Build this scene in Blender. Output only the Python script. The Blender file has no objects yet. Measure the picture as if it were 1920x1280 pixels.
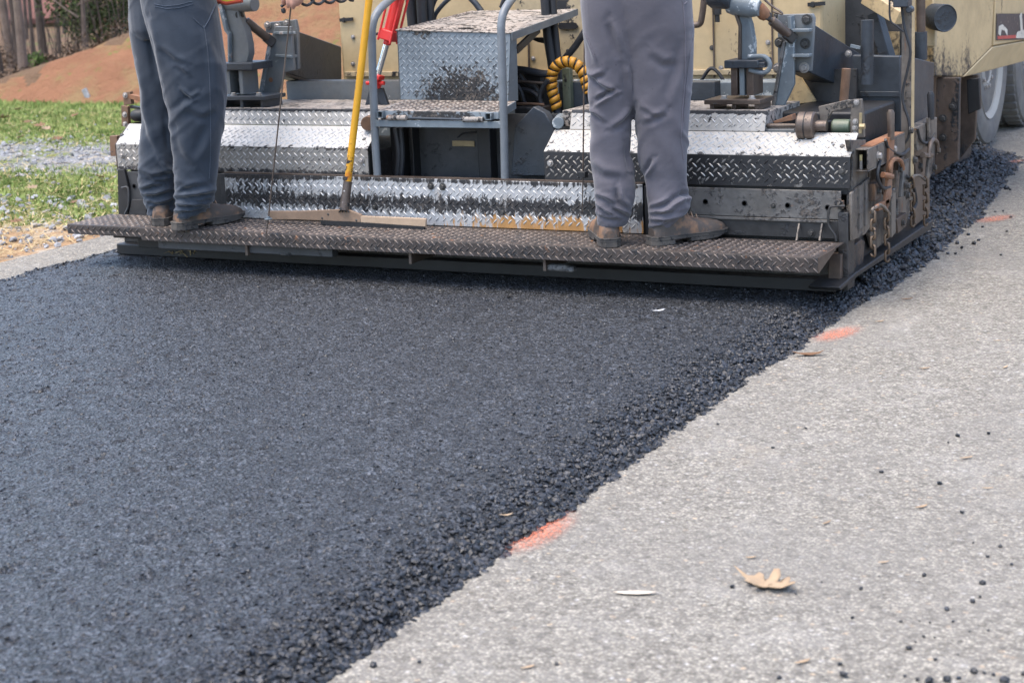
import bpy, bmesh, math, random
import numpy as np
from mathutils import Vector, Matrix, Quaternion, noise as mnoise
random.seed(7); RNG = np.random.default_rng(7)
V = Vector
S = bpy.context.scene
COL = S.collection
R_ = math.radians

# ------------------------------------------------------------------ camera
# world: x along the screed (right), y forward (paving direction), z up, 0 = top of the fresh mat
FPX, CX, CY = 3290.6, 960.0, 640.0
CAM_R = Matrix(((0.88890209, -0.06477271, 0.45349484), (0.45598198, 0.22012923, -0.8623361), (-0.04397162, 0.97331784, 0.22520852)))
CAM_C = V((3.24240841, -5.93482383, 1.35235243))
cam_d = bpy.data.cameras.new('camera')
cam = bpy.data.objects.new('camera', cam_d); COL.objects.link(cam)
cam.matrix_world = Matrix.Translation(CAM_C) @ CAM_R.to_4x4()
cam_d.sensor_width = 36.0; cam_d.lens = FPX / 1920 * 36
cam_d.clip_start = 0.1; cam_d.clip_end = 400
cam_d.dof.use_dof = True; cam_d.dof.focus_distance = 6.35; cam_d.dof.aperture_fstop = 5.6
S.camera = cam

def at(px, py, x=None, y=None, z=None):
    """point on the plane x=, y= or z= seen at a pixel of the 1920 px photograph (surveying helper)"""
    d = CAM_R @ V(((px - CX) / FPX, -(py - CY) / FPX, -1.0))
    for i, v in enumerate((x, y, z)):
        if v is not None:
            return CAM_C + d * ((v - CAM_C[i]) / d[i])

# ------------------------------------------------------------------ world, sun, exposure
SUN_EL, SUN_AZ = R_(74), R_(215)          # azimuth measured clockwise from +y
w = bpy.data.worlds.new('World'); S.world = w; w.use_nodes = True
wn = w.node_tree; bg = wn.nodes['Background']
sky = wn.nodes.new('ShaderNodeTexSky'); sky.sky_type = 'NISHITA'; sky.sun_disc = False
sky.sun_elevation = SUN_EL; sky.sun_rotation = SUN_AZ
sky.air_density = 1.0; sky.dust_density = 2.2; sky.ozone_density = 1.0
wn.links.new(sky.outputs[0], bg.inputs[0]); bg.inputs[1].default_value = 0.15
sun_d = bpy.data.lights.new('sun', 'SUN'); sun_d.energy = 1.1; sun_d.angle = R_(50); sun_d.color = (1.0, 0.90, 0.76)
sun = bpy.data.objects.new('sun', sun_d); COL.objects.link(sun)
sd = V((math.sin(SUN_AZ) * math.cos(SUN_EL), math.cos(SUN_AZ) * math.cos(SUN_EL), math.sin(SUN_EL)))
sun.rotation_euler = (-sd).to_track_quat('-Z', 'Y').to_euler()
S.view_settings.view_transform = 'Standard'; S.view_settings.look = 'None'
S.view_settings.exposure = 1.82; S.view_settings.gamma = 1; S.view_settings.use_curve_mapping = False
S.cycles.max_bounces = 6

# ------------------------------------------------------------------ materials
class NT:
    def __init__(s, name):
        m = bpy.data.materials.new(name); m.use_nodes = True
        s.m, s.t = m, m.node_tree
        s.b = s.t.nodes['Principled BSDF']
        s.geo = s.t.nodes.new('ShaderNodeNewGeometry'); s.pos = s.geo.outputs['Position']
    def link(s, a, b): s.t.links.new(a, b)
    def put(s, sock, v):
        if isinstance(v, bpy.types.NodeSocket): s.link(v, sock)
        elif isinstance(v, (tuple, list)) and len(v) == 3 and sock.type == 'RGBA': sock.default_value = (*v, 1)
        else: sock.default_value = v
    def math(s, op, a, b=0.0, clamp=False):
        n = s.t.nodes.new('ShaderNodeMath'); n.operation = op; n.use_clamp = clamp
        s.put(n.inputs[0], a); s.put(n.inputs[1], b); return n.outputs[0]
    def mix(s, f, a, b):
        n = s.t.nodes.new('ShaderNodeMix'); n.data_type = 'RGBA'
        s.put(n.inputs[0], f); s.put(n.inputs[6], a); s.put(n.inputs[7], b); return n.outputs[2]
    def mixf(s, f, a, b):
        n = s.t.nodes.new('ShaderNodeMix'); n.data_type = 'FLOAT'
        s.put(n.inputs[0], f); s.put(n.inputs[2], a); s.put(n.inputs[3], b); return n.outputs[0]
    def scaled(s, sc):
        n = s.t.nodes.new('ShaderNodeVectorMath'); n.operation = 'MULTIPLY'
        s.link(s.pos, n.inputs[0]); n.inputs[1].default_value = sc; return n.outputs[0]
    def noise(s, scale, detail=4, rough=.6, vec=None, dist=0, off=None):
        n = s.t.nodes.new('ShaderNodeTexNoise'); n.inputs['Scale'].default_value = scale
        n.inputs['Detail'].default_value = detail; n.inputs['Roughness'].default_value = rough; n.inputs['Distortion'].default_value = dist
        s.link(vec or s.pos, n.inputs['Vector']); return n.outputs['Fac']
    def vor(s, scale, feature='F1', out='Distance', rnd=1.0, vec=None):
        n = s.t.nodes.new('ShaderNodeTexVoronoi'); n.feature = feature; n.inputs['Scale'].default_value = scale
        n.inputs['Randomness'].default_value = rnd
        s.link(vec or s.pos, n.inputs['Vector']); return n.outputs[out]
    def ramp(s, v, a, b, lo=0.0, hi=1.0):
        n = s.t.nodes.new('ShaderNodeMapRange'); n.interpolation_type = 'SMOOTHSTEP'
        s.put(n.inputs[0], v); n.inputs[1].default_value = a; n.inputs[2].default_value = b
        n.inputs[3].default_value = lo; n.inputs[4].default_value = hi; return n.outputs[0]
    def axis(s, i):
        n = s.t.nodes.new('ShaderNodeSeparateXYZ'); s.link(s.pos, n.inputs[0]); return n.outputs[i]
    def near(s, c, r, sc=(1, 1, 1)):
        """1 at the point c falling to 0 at distance r"""
        a = s.t.nodes.new('ShaderNodeVectorMath'); a.operation = 'SUBTRACT'; s.link(s.pos, a.inputs[0]); a.inputs[1].default_value = c
        b = s.t.nodes.new('ShaderNodeVectorMath'); b.operation = 'MULTIPLY'; s.link(a.outputs[0], b.inputs[0]); b.inputs[1].default_value = sc
        l = s.t.nodes.new('ShaderNodeVectorMath'); l.operation = 'LENGTH'; s.link(b.outputs[0], l.inputs[0])
        return s.ramp(l.outputs['Value'], 0, r, 1, 0)
    def bump(s, h, dist=.002, strength=1.0, prev=None):
        n = s.t.nodes.new('ShaderNodeBump'); n.inputs['Strength'].default_value = strength; n.inputs['Distance'].default_value = dist
        s.put(n.inputs['Height'], h)
        if prev is not None: s.link(prev, n.inputs['Normal'])
        return n.outputs[0]
    def out(s, col, rough, metal=0.0, normal=None, spec=None):
        s.put(s.b.inputs['Base Color'], col); s.put(s.b.inputs['Roughness'], rough); s.put(s.b.inputs['Metallic'], metal)
        if normal is not None: s.link(normal, s.b.inputs['Normal'])
        if spec is not None: s.put(s.b.inputs['Specular IOR Level'], spec)
        return s.m

TAR = (.010, .010, .012)
def worn(name, base, rough=.5, metal=0.0, var=.18, tar=None, tar_scale=14, rust=None, rust_scale=9, dust=0.0, bumpd=.0008,
         band=None, blob=None, streak=False, rustcol=(.17, .065, .022), dustcol=(.34, .28, .21), rband=None, chip=None, soft=1.0, tan=0.0):
    """weathered painted or bare metal: mottled colour, tar splashes, rust, dust. tar / rust = coverage 0..1"""
    k = NT(name)
    n1 = k.noise(7, 6); n2 = k.noise(45, 4)
    col = k.mix(k.ramp(k.math('ADD', k.math('MULTIPLY', n1, .7), k.math('MULTIPLY', n2, .3)), .3, .7),
                tuple(c * (1 - var) for c in base), tuple(min(1, c * (1 + var)) for c in base))
    rg = k.mixf(n2, max(.05, rough - .12), min(1, rough + .15)); mt = metal
    vec = k.scaled((1, 1, .22)) if streak else None
    if chip:
        f = k.ramp(k.noise(chip[0], 6, .7), chip[1], chip[1] + .03); col = k.mix(f, col, chip[2])
    if dust:
        f = k.math('MULTIPLY', k.ramp(k.noise(5, 6, .7), .35, .75), dust); col = k.mix(f, col, dustcol); rg = k.mixf(f, rg, .9)
        if metal: mt = k.mixf(f, mt, 0.0)
    if rust is not None:
        rv = k.noise(rust_scale, 8, .7, vec=vec)
        if rband: rv = k.math('ADD', rv, k.math('MULTIPLY', k.near(*rband[0]), rband[1]))
        f = k.ramp(rv, .72 - .4 * rust, .80 - .4 * rust)
        rc = k.mix(k.noise(30, 5), rustcol, tuple(c * 2.1 for c in rustcol))
        col = k.mix(f, col, rc); rg = k.mixf(f, rg, .9); mt = k.mixf(f, mt, 0.0)
    if tar is not None:
        tv = k.math('ADD', k.math('MULTIPLY', k.noise(tar_scale, 7, .68, vec=vec, dist=.4), .75), k.math('MULTIPLY', k.noise(60, 3), .25))
        if band:
            z = k.axis(2)
            for bd in ([band] if isinstance(band[0], float) else band):
                bm = k.math('MULTIPLY', k.ramp(z, bd[0], bd[0] + bd[3]), k.ramp(z, bd[1] - bd[3], bd[1], 1, 0))
                tv = k.math('ADD', tv, k.math('MULTIPLY', bm, bd[2]))
        for bl in (blob or []):
            tv = k.math('ADD', tv, k.math('MULTIPLY', k.near(*bl[0]), bl[1]))
        f = k.ramp(tv, .7225 - .0225 * soft - .4 * tar, .7225 + .0225 * soft - .4 * tar)
        tc = k.mix(k.noise(25, 4), TAR, (.028, .027, .027))
        if tan: tc = k.mix(k.math('MULTIPLY', k.ramp(k.math('ADD', k.math('MULTIPLY', k.noise(85, 4, .7), .6), k.math('MULTIPLY', k.noise(13, 4), .4)), .50, .60), tan), tc, (.17, .135, .105))
        col = k.mix(f, col, tc); rg = k.mixf(f, rg, .5); mt = k.mixf(f, mt, 0.0)
        hb = k.math('ADD', k.math('MULTIPLY', f, 1.6), n2)
    else: hb = n2
    return k.out(col, rg, mt, k.bump(hb, bumpd))

def worn_tan(t, *a, **kw): return worn(*a, tan=t, **kw)
M = {}
M['tread_bright'] = worn('bright_tread_metal', (.41, .392, .36), .5, .3, .16, tar=.26, tar_scale=30, bumpd=.0008, dust=.35, dustcol=(.33, .27, .21), band=((  .375, .415, .13, .02), (.486, .515, .10, .01), (.636, .67, .26, .012)))
M['tread_left'] = worn('bright_tread_metal_spotted', (.47, .455, .43), .5, .3, .14, tar=.25, tar_scale=46, bumpd=.0008, dust=.3, dustcol=(.42, .36, .29), band=((  .375, .415, .13, .02), (.486, .515, .10, .01), (.636, .67, .26, .012)))
M['tread_front_shade'] = worn_tan(0.4, 'shaded_tread_metal_front', (.31, .29, .26), .5, .35, .2, tar=.29, tar_scale=40, soft=1.6, bumpd=.0008, dust=.4, dustcol=(.27, .22, .17), band=((.375, .415, .15, .02), (.486, .515, .10, .01)))  # bright tread metal darkened for the upright face that sees less sky, plus grime
M['lug_front_shade'] = worn('shaded_tread_lug_front', (.40, .385, .36), .42, .4, .15, tar=.33, tar_scale=34, band=(.375, .42, .15, .02))  # lugs of that face, shade put into their colour as well
M['lug'] = worn('tread_lug_metal', (.50, .485, .46), .42, .4, .12, tar=.22, tar_scale=34, band=((  .375, .415, .13, .02), (.486, .515, .10, .01), (.636, .67, .26, .012)))
M['lug_dark'] = worn('tread_lug_worn', (.115, .092, .078), .42, .4, .35, tar=.40, tar_scale=26, rust=.28, rust_scale=20, rustcol=(.15, .07, .03))
M['lug_gray'] = worn_tan(0.7, 'tread_lug_grey_paint', (.23, .26, .28), .5, .0, .15, tar=.22, tar_scale=16, blob=[(((-.38, .6, .69), .27, (.8, .2, 1.2)), .26)])
M['tread_dark_front'] = worn('tread_front_lower_dark', (.19, .175, .16), .4, .5, .2, tar=.82, tar_scale=14)
M['lug_edge'] = worn('tread_lug_tarred', (.30, .285, .26), .42, .5, .2, tar=.47, tar_scale=18)
M['tread_riser'] = worn_tan(0.35, 'tread_riser_stained', (.44, .44, .435), .5, .3, .16, tar=.255, tar_scale=58, soft=1.8, dust=.35, dustcol=(.34, .27, .19), band=((.215, .345, .25, .07), (.36, .40, .16, .02)),
                        blob=[(((-1.25, .32, .37), .42, (1, .2, 4)), .17)], rust=.24, rust_scale=34, rband=(((.18, .32, .195), .85, (1, 1, 7)), .26), rustcol=(.25, .13, .045), streak=True)
M['lug_riser'] = worn('tread_riser_lug', (.46, .46, .45), .45, .35, .14, tar=.25, tar_scale=52, soft=1.8, band=(.235, .335, .215, .05))
M['platform'] = worn_tan(0.4, 'platform_tread_brown', (.050, .041, .036), .5, .3, .4, tar=.42, tar_scale=18, soft=1.6, rust=.30, rust_scale=20, dust=.45, dustcol=(.105, .076, .058), rustcol=(.12, .055, .026))
M['tread_gray'] = worn_tan(0.75, 'tread_grey_paint', (.20, .23, .25), .5, .0, .12, tar=.24, tar_scale=40, soft=2, blob=[(((-.38, .6, .69), .27, (.8, .2, 1.2)), .27), (((-.55, .6, .985), .14, (1, .2, 2)), .22)])
M['step_top'] = worn_tan(0.6, 'step_top_grimy', (.26, .235, .21), .7, .1, .4, tar=.46, tar_scale=30, dust=.8, dustcol=(.36, .30, .25), rust=.2)
M['gray'] = worn('grey_paint', (.125, .14, .15), .5, .0, .18, tar=.16, tar_scale=12, chip=(26, .66, (.36, .36, .34)), dust=.25)
M['gray_worn'] = worn('grey_paint_rusting', (.145, .17, .185), .55, .0, .2, tar=.18, rust=.32, rust_scale=7, chip=(14, .58, (.42, .45, .45)))
M['gray_blue'] = worn('dark_blue_grey_paint', (.026, .033, .042), .45, .0, .3, tar=.34, tar_scale=6, soft=2, dust=.15, dustcol=(.09, .095, .10))
M['rail'] = worn('rail_grey_paint', (.15, .165, .178), .42, .0, .14, tar=.16, chip=(60, .70, (.45, .45, .43)))
M['dark'] = worn('dark_greasy_steel', (.028, .027, .027), .45, .2, .5, tar=.4, tar_scale=6, dust=.25, dustcol=(.09, .08, .07))
M['dark_plate'] = worn('dark_grey_plate', (.045, .046, .048), .5, .2, .3, tar=.3, tar_scale=5, dust=.4, dustcol=(.10, .095, .09))
M['black'] = worn('tarred_black_steel', (.014, .014, .015), .5, .1, .4, dust=.15, dustcol=(.05, .045, .04))
M['panel_gray'] = worn_tan(0.5, 'bare_grey_panel', (.13, .124, .118), .45, .5, .35, tar=.42, tar_scale=13, soft=2.2, rust=.2, dust=.35, dustcol=(.30, .26, .21))
M['side_steel'] = worn_tan(0.4, 'weathered_side_steel', (.14, .12, .10), .55, .35, .4, tar=.44, tar_scale=11, rust=.34, streak=True)
M['cream'] = worn('cream_paint', (.50, .375, .205), .45, .0, .10, tar=.25, tar_scale=7, soft=1.8, streak=True, rust=.14, dust=.3, dustcol=(.33, .25, .15))
M['cream_dirty'] = worn('cream_paint_dirty', (.47, .345, .185), .5, .0, .16, tar=.33, tar_scale=3.2, soft=3, blob=[(((1.25, 2.5, .60), .34, (1, .6, 1.3)), .13)], streak=True, rust=.3, rust_scale=4, rustcol=(.13, .075, .035))
M['cream_stained'] = worn('cream_paint_stained', (.42, .33, .20), .5, .0, .18, tar=.42, tar_scale=6, streak=True, rust=.3, rust_scale=6, rustcol=(.11, .065, .03))
M['rust'] = worn('rusty_steel', (.14, .075, .042), .8, .1, .35, tar=.26, tar_scale=12, dust=.35, dustcol=(.24, .19, .14))
M['rust_orange'] = worn('orange_rust', (.20, .085, .038), .85, .0, .4, tar=.24, tar_scale=12, dust=.25)
M['brown'] = worn('brown_oily_steel', (.085, .062, .05), .4, .4, .4, tar=.25, dust=.2)
M['red'] = worn('red_paint', (.62, .03, .025), .32, .0, .12, tar=.08)
M['chrome'] = worn('polished_rod', (.86, .87, .88), .12, 1.0, .03)
M['yellow'] = worn('yellow_handle_paint', (.66, .32, .014), .42, .0, .08, tar=.17, tar_scale=22, blob=[(((-.77, .25, .42), .16, (1, .3, .9)), .14)], rust=.12, rust_scale=18, rband=(((-.77, .25, .4), .25, (1, .3, 1)), .16), rustcol=(.34, .12, .012))
M['hose_yellow'] = worn('yellow_spiral_guard', (.44, .20, .017), .55, .0, .35, tar=.22, tar_scale=18)
M['rubber'] = worn('black_rubber', (.018, .019, .022), .55, .0, .3, dust=.15, dustcol=(.07, .07, .07))
M['tyre'] = worn('dusty_tyre_rubber', (.13, .125, .12), .85, .0, .3, dust=.8, dustcol=(.215, .195, .165))
M['rim'] = worn('dusty_white_rim', (.32, .305, .275), .6, .0, .1, tar=.14, tar_scale=8, dust=.4, dustcol=(.42, .38, .33))
M['green'] = worn('dark_green_paint', (.07, .10, .065), .4, .0, .25, tar=.28, dust=.3)
M['brass'] = worn('brass_plate', (.32, .25, .14), .5, .4, .25, tar=.25, tar_scale=30)
M['wood'] = worn('worn_rake_blade', (.24, .16, .105), .6, .1, .2, tar=.25, tar_scale=10, rust=.12)
M['blade_light'] = worn('pale_rake_blade', (.44, .315, .21), .5, .1, .12, tar=.16, tar_scale=16)
M['chain'] = worn('chain_steel', (.12, .083, .055), .5, .5, .35, tar=.28)
M['bolt'] = worn('bolt_head_steel', (.06, .058, .055), .45, .4, .4)
M['bolt_light'] = worn('bolt_head_worn', (.33, .31, .29), .45, .5, .3, tar=.2)
M['drip'] = worn('oil_dripped_steel', (.085, .06, .045), .6, .2, .4, tar=.42, tar_scale=7, streak=True, rust=.3, rust_scale=6, rustcol=(.12, .065, .035))
M['dust_clump'] = worn('caked_dusty_asphalt', (.10, .095, .09), .9, 0, .6, tar=.4, tar_scale=50, bumpd=.006)
M['glow'] = worn('clear_lens', (.6, .5, .25), .2)

def fabric(name, base, stain=.25):
    k = NT(name)
    n = k.noise(4.5, 5, .6); wv = k.noise(420, 2)
    c = k.mix(k.ramp(n, .3, .72), tuple(x * .82 for x in base), tuple(x * 1.15 for x in base))
    c = k.mix(k.math('MULTIPLY', k.ramp(k.noise(9, 6, .7), .60, .74), stain), c, tuple(x * .45 for x in base))
    c = k.mix(k.math('MULTIPLY', k.ramp(k.noise(3.2, 6, .7, vec=k.scaled((1, 1, .6))),   .5, .72), .22), c, tuple(x * 1.45 + .012 for x in base))
    c = k.mix(k.math('MULTIPLY', k.ramp(k.noise(55, 3, .7), .68, .74), stain * 1.6), c, tuple(x * .3 for x in base))
    c = k.mix(k.math('MULTIPLY', wv, .3), c, tuple(x * .7 for x in base))
    f1 = k.noise(24, 3, .5, vec=k.scaled((1, 1, 1.7)), dist=.6)
    nrm = k.bump(f1, .004, .25); nrm = k.bump(wv, .0006, .6, nrm)
    m = k.out(c, .9, 0, nrm, .2)
    k.b.inputs['Sheen Weight'].default_value = .25; k.b.inputs['Sheen Roughness'].default_value = .5
    return m
M['pants_blue'] = fabric('blue_grey_work_cloth', (.038, .047, .061))
M['pants_purple'] = fabric('purple_grey_work_cloth', (.105, .097, .110), .4)
M['seam_blue'] = fabric('blue_grey_seam_thread', (.058, .072, .095)); M['seam_purple'] = fabric('purple_grey_seam', (.125, .115, .135))
M['shirt'] = fabric('grey_shirt_cloth', (.12, .13, .15)); M['shirt2'] = fabric('dark_shirt_cloth', (.08, .08, .10))
M['vest_o'] = fabric('orange_vest_cloth', (.34, .045, .02), .2); M['vest_y'] = fabric('yellow_vest_cloth', (.40, .42, .03), .2)
def leather(name):
    k = NT(name)
    c = k.mix(k.ramp(k.noise(13, 5, .65), .46, .64), (.072, .056, .045), (.23, .125, .068))
    c = k.mix(k.ramp(k.noise(40, 5), .55, .75), c, (.075, .062, .053))
    return k.out(c, .65, 0, k.bump(k.noise(90, 4), .0015))
M['leather'] = leather('brown_boot_leather')
M['sole'] = worn('boot_sole_rubber', (.045, .04, .036), .8, 0, .4, tar=.34, tar_scale=60, dust=.6, dustcol=(.15, .125, .10))
k = NT('skin'); M['skin'] = k.out(k.mix(k.noise(30, 4), (.42, .20, .14), (.52, .28, .20)), .55, 0, k.bump(k.noise(160, 3), .0008))
M['hat'] = worn('hard_hat_plastic', (.75, .73, .68), .3); M['hair'] = worn('brown_hair', (.06, .035, .02), .7)

# --- ground materials
k = NT('fresh_asphalt')
cell = k.vor(125, out='Color'); cs = k.t.nodes.new('ShaderNodeSeparateColor'); k.link(cell, cs.inputs[0])
big = k.noise(2.2, 5, .6); mid = k.noise(38, 5, .7)
v3 = k.math('POWER', cs.outputs[0], 2.4)
c = k.mix(v3, (.0045, .005, .006), (.098, .107, .124))
c = k.mix(k.ramp(mid, .54, .66), c, (.004, .004, .005))
c = k.mix(k.ramp(k.noise(24, 3, .6, vec=k.scaled((1, 1, 1))), .57, .62), c, (.003, .003, .0035))
c = k.mix(k.math('MULTIPLY', k.ramp(big, .4, .7), .30), c, (.017, .019, .024))
stk = k.noise(9, 4, .6, vec=k.scaled((1, .05, 1))); c = k.mix(k.math('MULTIPLY', k.ramp(stk, .5, .68), .35), c, (.006, .0065, .008))
nrm = k.bump(k.vor(105), .010, 1.0); nrm = k.bump(mid, .014, .9, nrm)
M['asphalt'] = k.out(c, k.mixf(cs.outputs[1], .34, .62), 0, nrm, .6)
k = NT('loose_asphalt_stones')
c = k.mix(k.ramp(k.noise(75, 2), .4, .75), (.0035, .0037, .0045), (.036, .040, .050))
M['crumb'] = k.out(c, k.mixf(k.noise(70, 2), .28, .55), 0, k.bump(k.noise(260, 3), .0015), .55)
k = NT('old_pavement')
cell = k.vor(115, out='Color'); cs = k.t.nodes.new('ShaderNodeSeparateColor'); k.link(cell, cs.inputs[0])
cell2 = k.vor(46, out='Color'); cs2 = k.t.nodes.new('ShaderNodeSeparateColor'); k.link(cell2, cs2.inputs[0])
big_ = k.vor(62, out='Color'); bs = k.t.nodes.new('ShaderNodeSeparateColor'); k.link(big_, bs.inputs[0])
c = k.mix(k.math('ADD', k.math('MULTIPLY', cs.outputs[0], .55), k.math('MULTIPLY', bs.outputs[0], .45)), (.085, .076, .062), (.415, .383, .318))
c = k.mix(k.math('MULTIPLY', k.ramp(cs2.outputs[0], .86, .90), k.ramp(k.vor(46), .15, .42, .8, 0)), c, (.47, .45, .42))
c = k.mix(k.math('MULTIPLY', k.ramp(cs2.outputs[1], .90, .93), k.ramp(k.vor(46), .2, .4, 1, 0)), c, (.42, .33, .23))
c = k.mix(k.math('MULTIPLY', k.ramp(k.vor(115), .32, .62), .6), c, (.115, .105, .094))
c = k.mix(k.math('MULTIPLY', k.ramp(k.noise(1.1, 5, .6), .42, .66), .42), c, (.185, .172, .152))
c = k.mix(k.math('MULTIPLY', k.ramp(k.noise(5, 6, .7), .5, .72), .22), c, (.42, .40, .365))
c = k.mix(k.ramp(k.noise(34, 4, .7), .69, .72), c, (.09, .082, .075))
c = k.mix(k.math('MULTIPLY', k.ramp(k.noise(2.3, 6, .7), .60, .75), .30), c, (.33, .27, .19))
nrm = k.bump(k.vor(115), .006, .8); nrm = k.bump(k.noise(190, 4), .003, .7, nrm)
M['pavement'] = k.out(c, .88, 0, nrm, .3)
def spray(name):
    k = NT(name)
    tc = k.t.nodes.new('ShaderNodeTexCoord'); sp = k.t.nodes.new('ShaderNodeSeparateXYZ'); k.link(tc.outputs['Generated'], sp.inputs[0])
    u = k.math('MULTIPLY', k.math('SUBTRACT', sp.outputs[0], .5), 2); v = k.math('MULTIPLY', k.math('SUBTRACT', sp.outputs[1], .5), 2)
    r = k.math('SQRT', k.math('ADD', k.math('MULTIPLY', u, u), k.math('MULTIPLY', v, v)))
    a = k.math('MULTIPLY', k.ramp(r, .0, 1.0, 1, 0), k.math('ADD', .05, k.math('MULTIPLY', k.noise(90, 6, .8), 1.75)))
    a = k.math('MULTIPLY', k.math('MULTIPLY', k.ramp(a, .10, 1.0), .85), k.ramp(k.vor(120), .12, .62, 1, .25))
    m = k.out(k.mix(k.noise(130, 3), (.70, .16, .07), (.74, .27, .16)), .8)
    k.link(a, k.b.inputs['Alpha']); return m
M['spray'] = spray('orange_marking_paint')
k = NT('verge_ground')
y = k.axis(1); n = k.noise(.9, 6, .65)
dirt = k.mix(k.noise(14, 6, .7), (.27, .15, .07), (.40, .28, .165))
dirt = k.mix(k.ramp(k.noise(3, 6, .7), .52, .68), dirt, (.40, .35, .28))
soil = k.mix(k.noise(8, 5), (.09, .12, .025), (.20, .21, .06))
d2 = k.math('ADD', y, k.math('MULTIPLY', k.math('SUBTRACT', n, .5), 2.4))
c = k.mix(k.ramp(d2, 1.1, 2.0), dirt, soil)
grv = k.mix(k.vor(38, out='Color'), (.30, .30, .30), (.52, .52, .52)); kk = k.t.nodes.new('ShaderNodeRGBToBW'); k.link(grv, kk.inputs[0])
grc = k.mix(kk.outputs[0], (.15, .15, .15), (.34, .34, .345))
g1 = k.math('MULTIPLY', k.ramp(d2, 3.0, 3.6), k.ramp(d2, 4.3, 5.0, 1, 0))
c = k.mix(k.math('MULTIPLY', g1, k.ramp(k.noise(2.6, 5, .7), .36, .56)), c, grc)
xx = k.axis(0); e = k.math('ADD', xx, k.math('MULTIPLY', k.math('SUBTRACT', k.noise(5, 4), .5), .25))
c = k.mix(k.ramp(e, -2.78, -2.66), c, k.mix(k.vor(70), (.20, .195, .19), (.38, .37, .36)))
M['verge'] = k.out(c, .95, 0, k.bump(k.noise(30, 6, .7), .03, .8), .2)
k = NT('red_clay')
c = k.mix(k.noise(2.2, 7, .68), (.15, .07, .040), (.34, .172, .097))
c = k.mix(k.math('MULTIPLY', k.ramp(k.noise(1.3, 6, .7), .45, .62), .75), c, (.24, .175, .085))
c = k.mix(k.ramp(k.noise(3.1, 6, .72), .60, .68), c, (.16, .17, .05))
crest = k.ramp(k.axis(2), 0.0, .1)
M['clay'] = k.out(c, .95, 0, k.bump(k.noise(6, 7, .7), .12, .9), .1)
k = NT('leaf_litter')
c = k.mix(k.noise(3, 7, .7), (.07, .045, .03), (.22, .14, .085)); c = k.mix(k.ramp(k.noise(1.2, 5), .55, .7), c, (.10, .11, .04))
M['litter'] = k.out(c, .95, 0, k.bump(k.noise(12, 6), .08), .1)
def leafy(name, a, b, sc=3.0):
    k = NT(name)
    oi = k.noise(sc, 4); m = k.out(k.mix(k.ramp(oi, .35, .65), a, b), .8, 0, None, .2)
    k.b.inputs['Subsurface Weight'].default_value = 0.0
    return m
M['grass'] = leafy('green_grass', (.115, .175, .042), (.28, .335, .11), 3)
M['straw'] = leafy('dry_straw', (.34, .24, .11), (.52, .42, .24), 9)
M['leaf_green'] = leafy('green_leaves', (.035, .06, .015), (.085, .12, .028), 2)
M['leaf_lime'] = leafy('pale_green_leaves', (.14, .19, .03), (.28, .32, .06), 2)
M['leaf_brown'] = leafy('brown_leaves', (.05, .034, .022), (.13, .088, .056), 2)
M['leaf_dark'] = leafy('dark_evergreen_leaves', (.022, .034, .012), (.055, .068, .022), 2)
M['bark'] = worn('grey_brown_bark', (.07, .050, .038), .9, 0, .4, bumpd=.02); M['bark_pale'] = worn('pale_grey_bark', (.15, .108, .082), .9, 0, .3, bumpd=.02)
M['stone'] = worn('grey_crushed_stone', (.25, .25, .258), .85, 0, .5)
M['dry_leaf'] = worn('tan_dry_leaf', (.30, .205, .12), .7, 0, .35, dust=.5, dustcol=(.40, .31, .21)); M['pale_leaf'] = worn('pale_dry_leaf', (.52, .44, .35), .7, 0, .2); M['dry_leaf2'] = worn('brown_dry_leaf', (.16, .08, .035), .7, 0, .3)
M['roof'] = worn('red_tile_roof', (.13, .052, .038), .85, 0, .25); M['wall_tan'] = worn('tan_house_wall', (.34, .28, .17), .85, 0, .15); M['glass'] = worn('dark_window_glass', (.03, .03, .035), .15)
M['white'] = worn('white_marker_paint', (.70, .70, .70), .6)
M['decal'] = worn('dark_decal_print', (.055, .052, .055), .5, chip=(40, .62, (.35, .31, .25)))
M['decal_white'] = worn('worn_decal_white', (.58, .54, .46), .5, chip=(40, .62, (.12, .11, .10))); M['decal_red'] = worn('worn_decal_red', (.42, .07, .06), .5)

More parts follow.
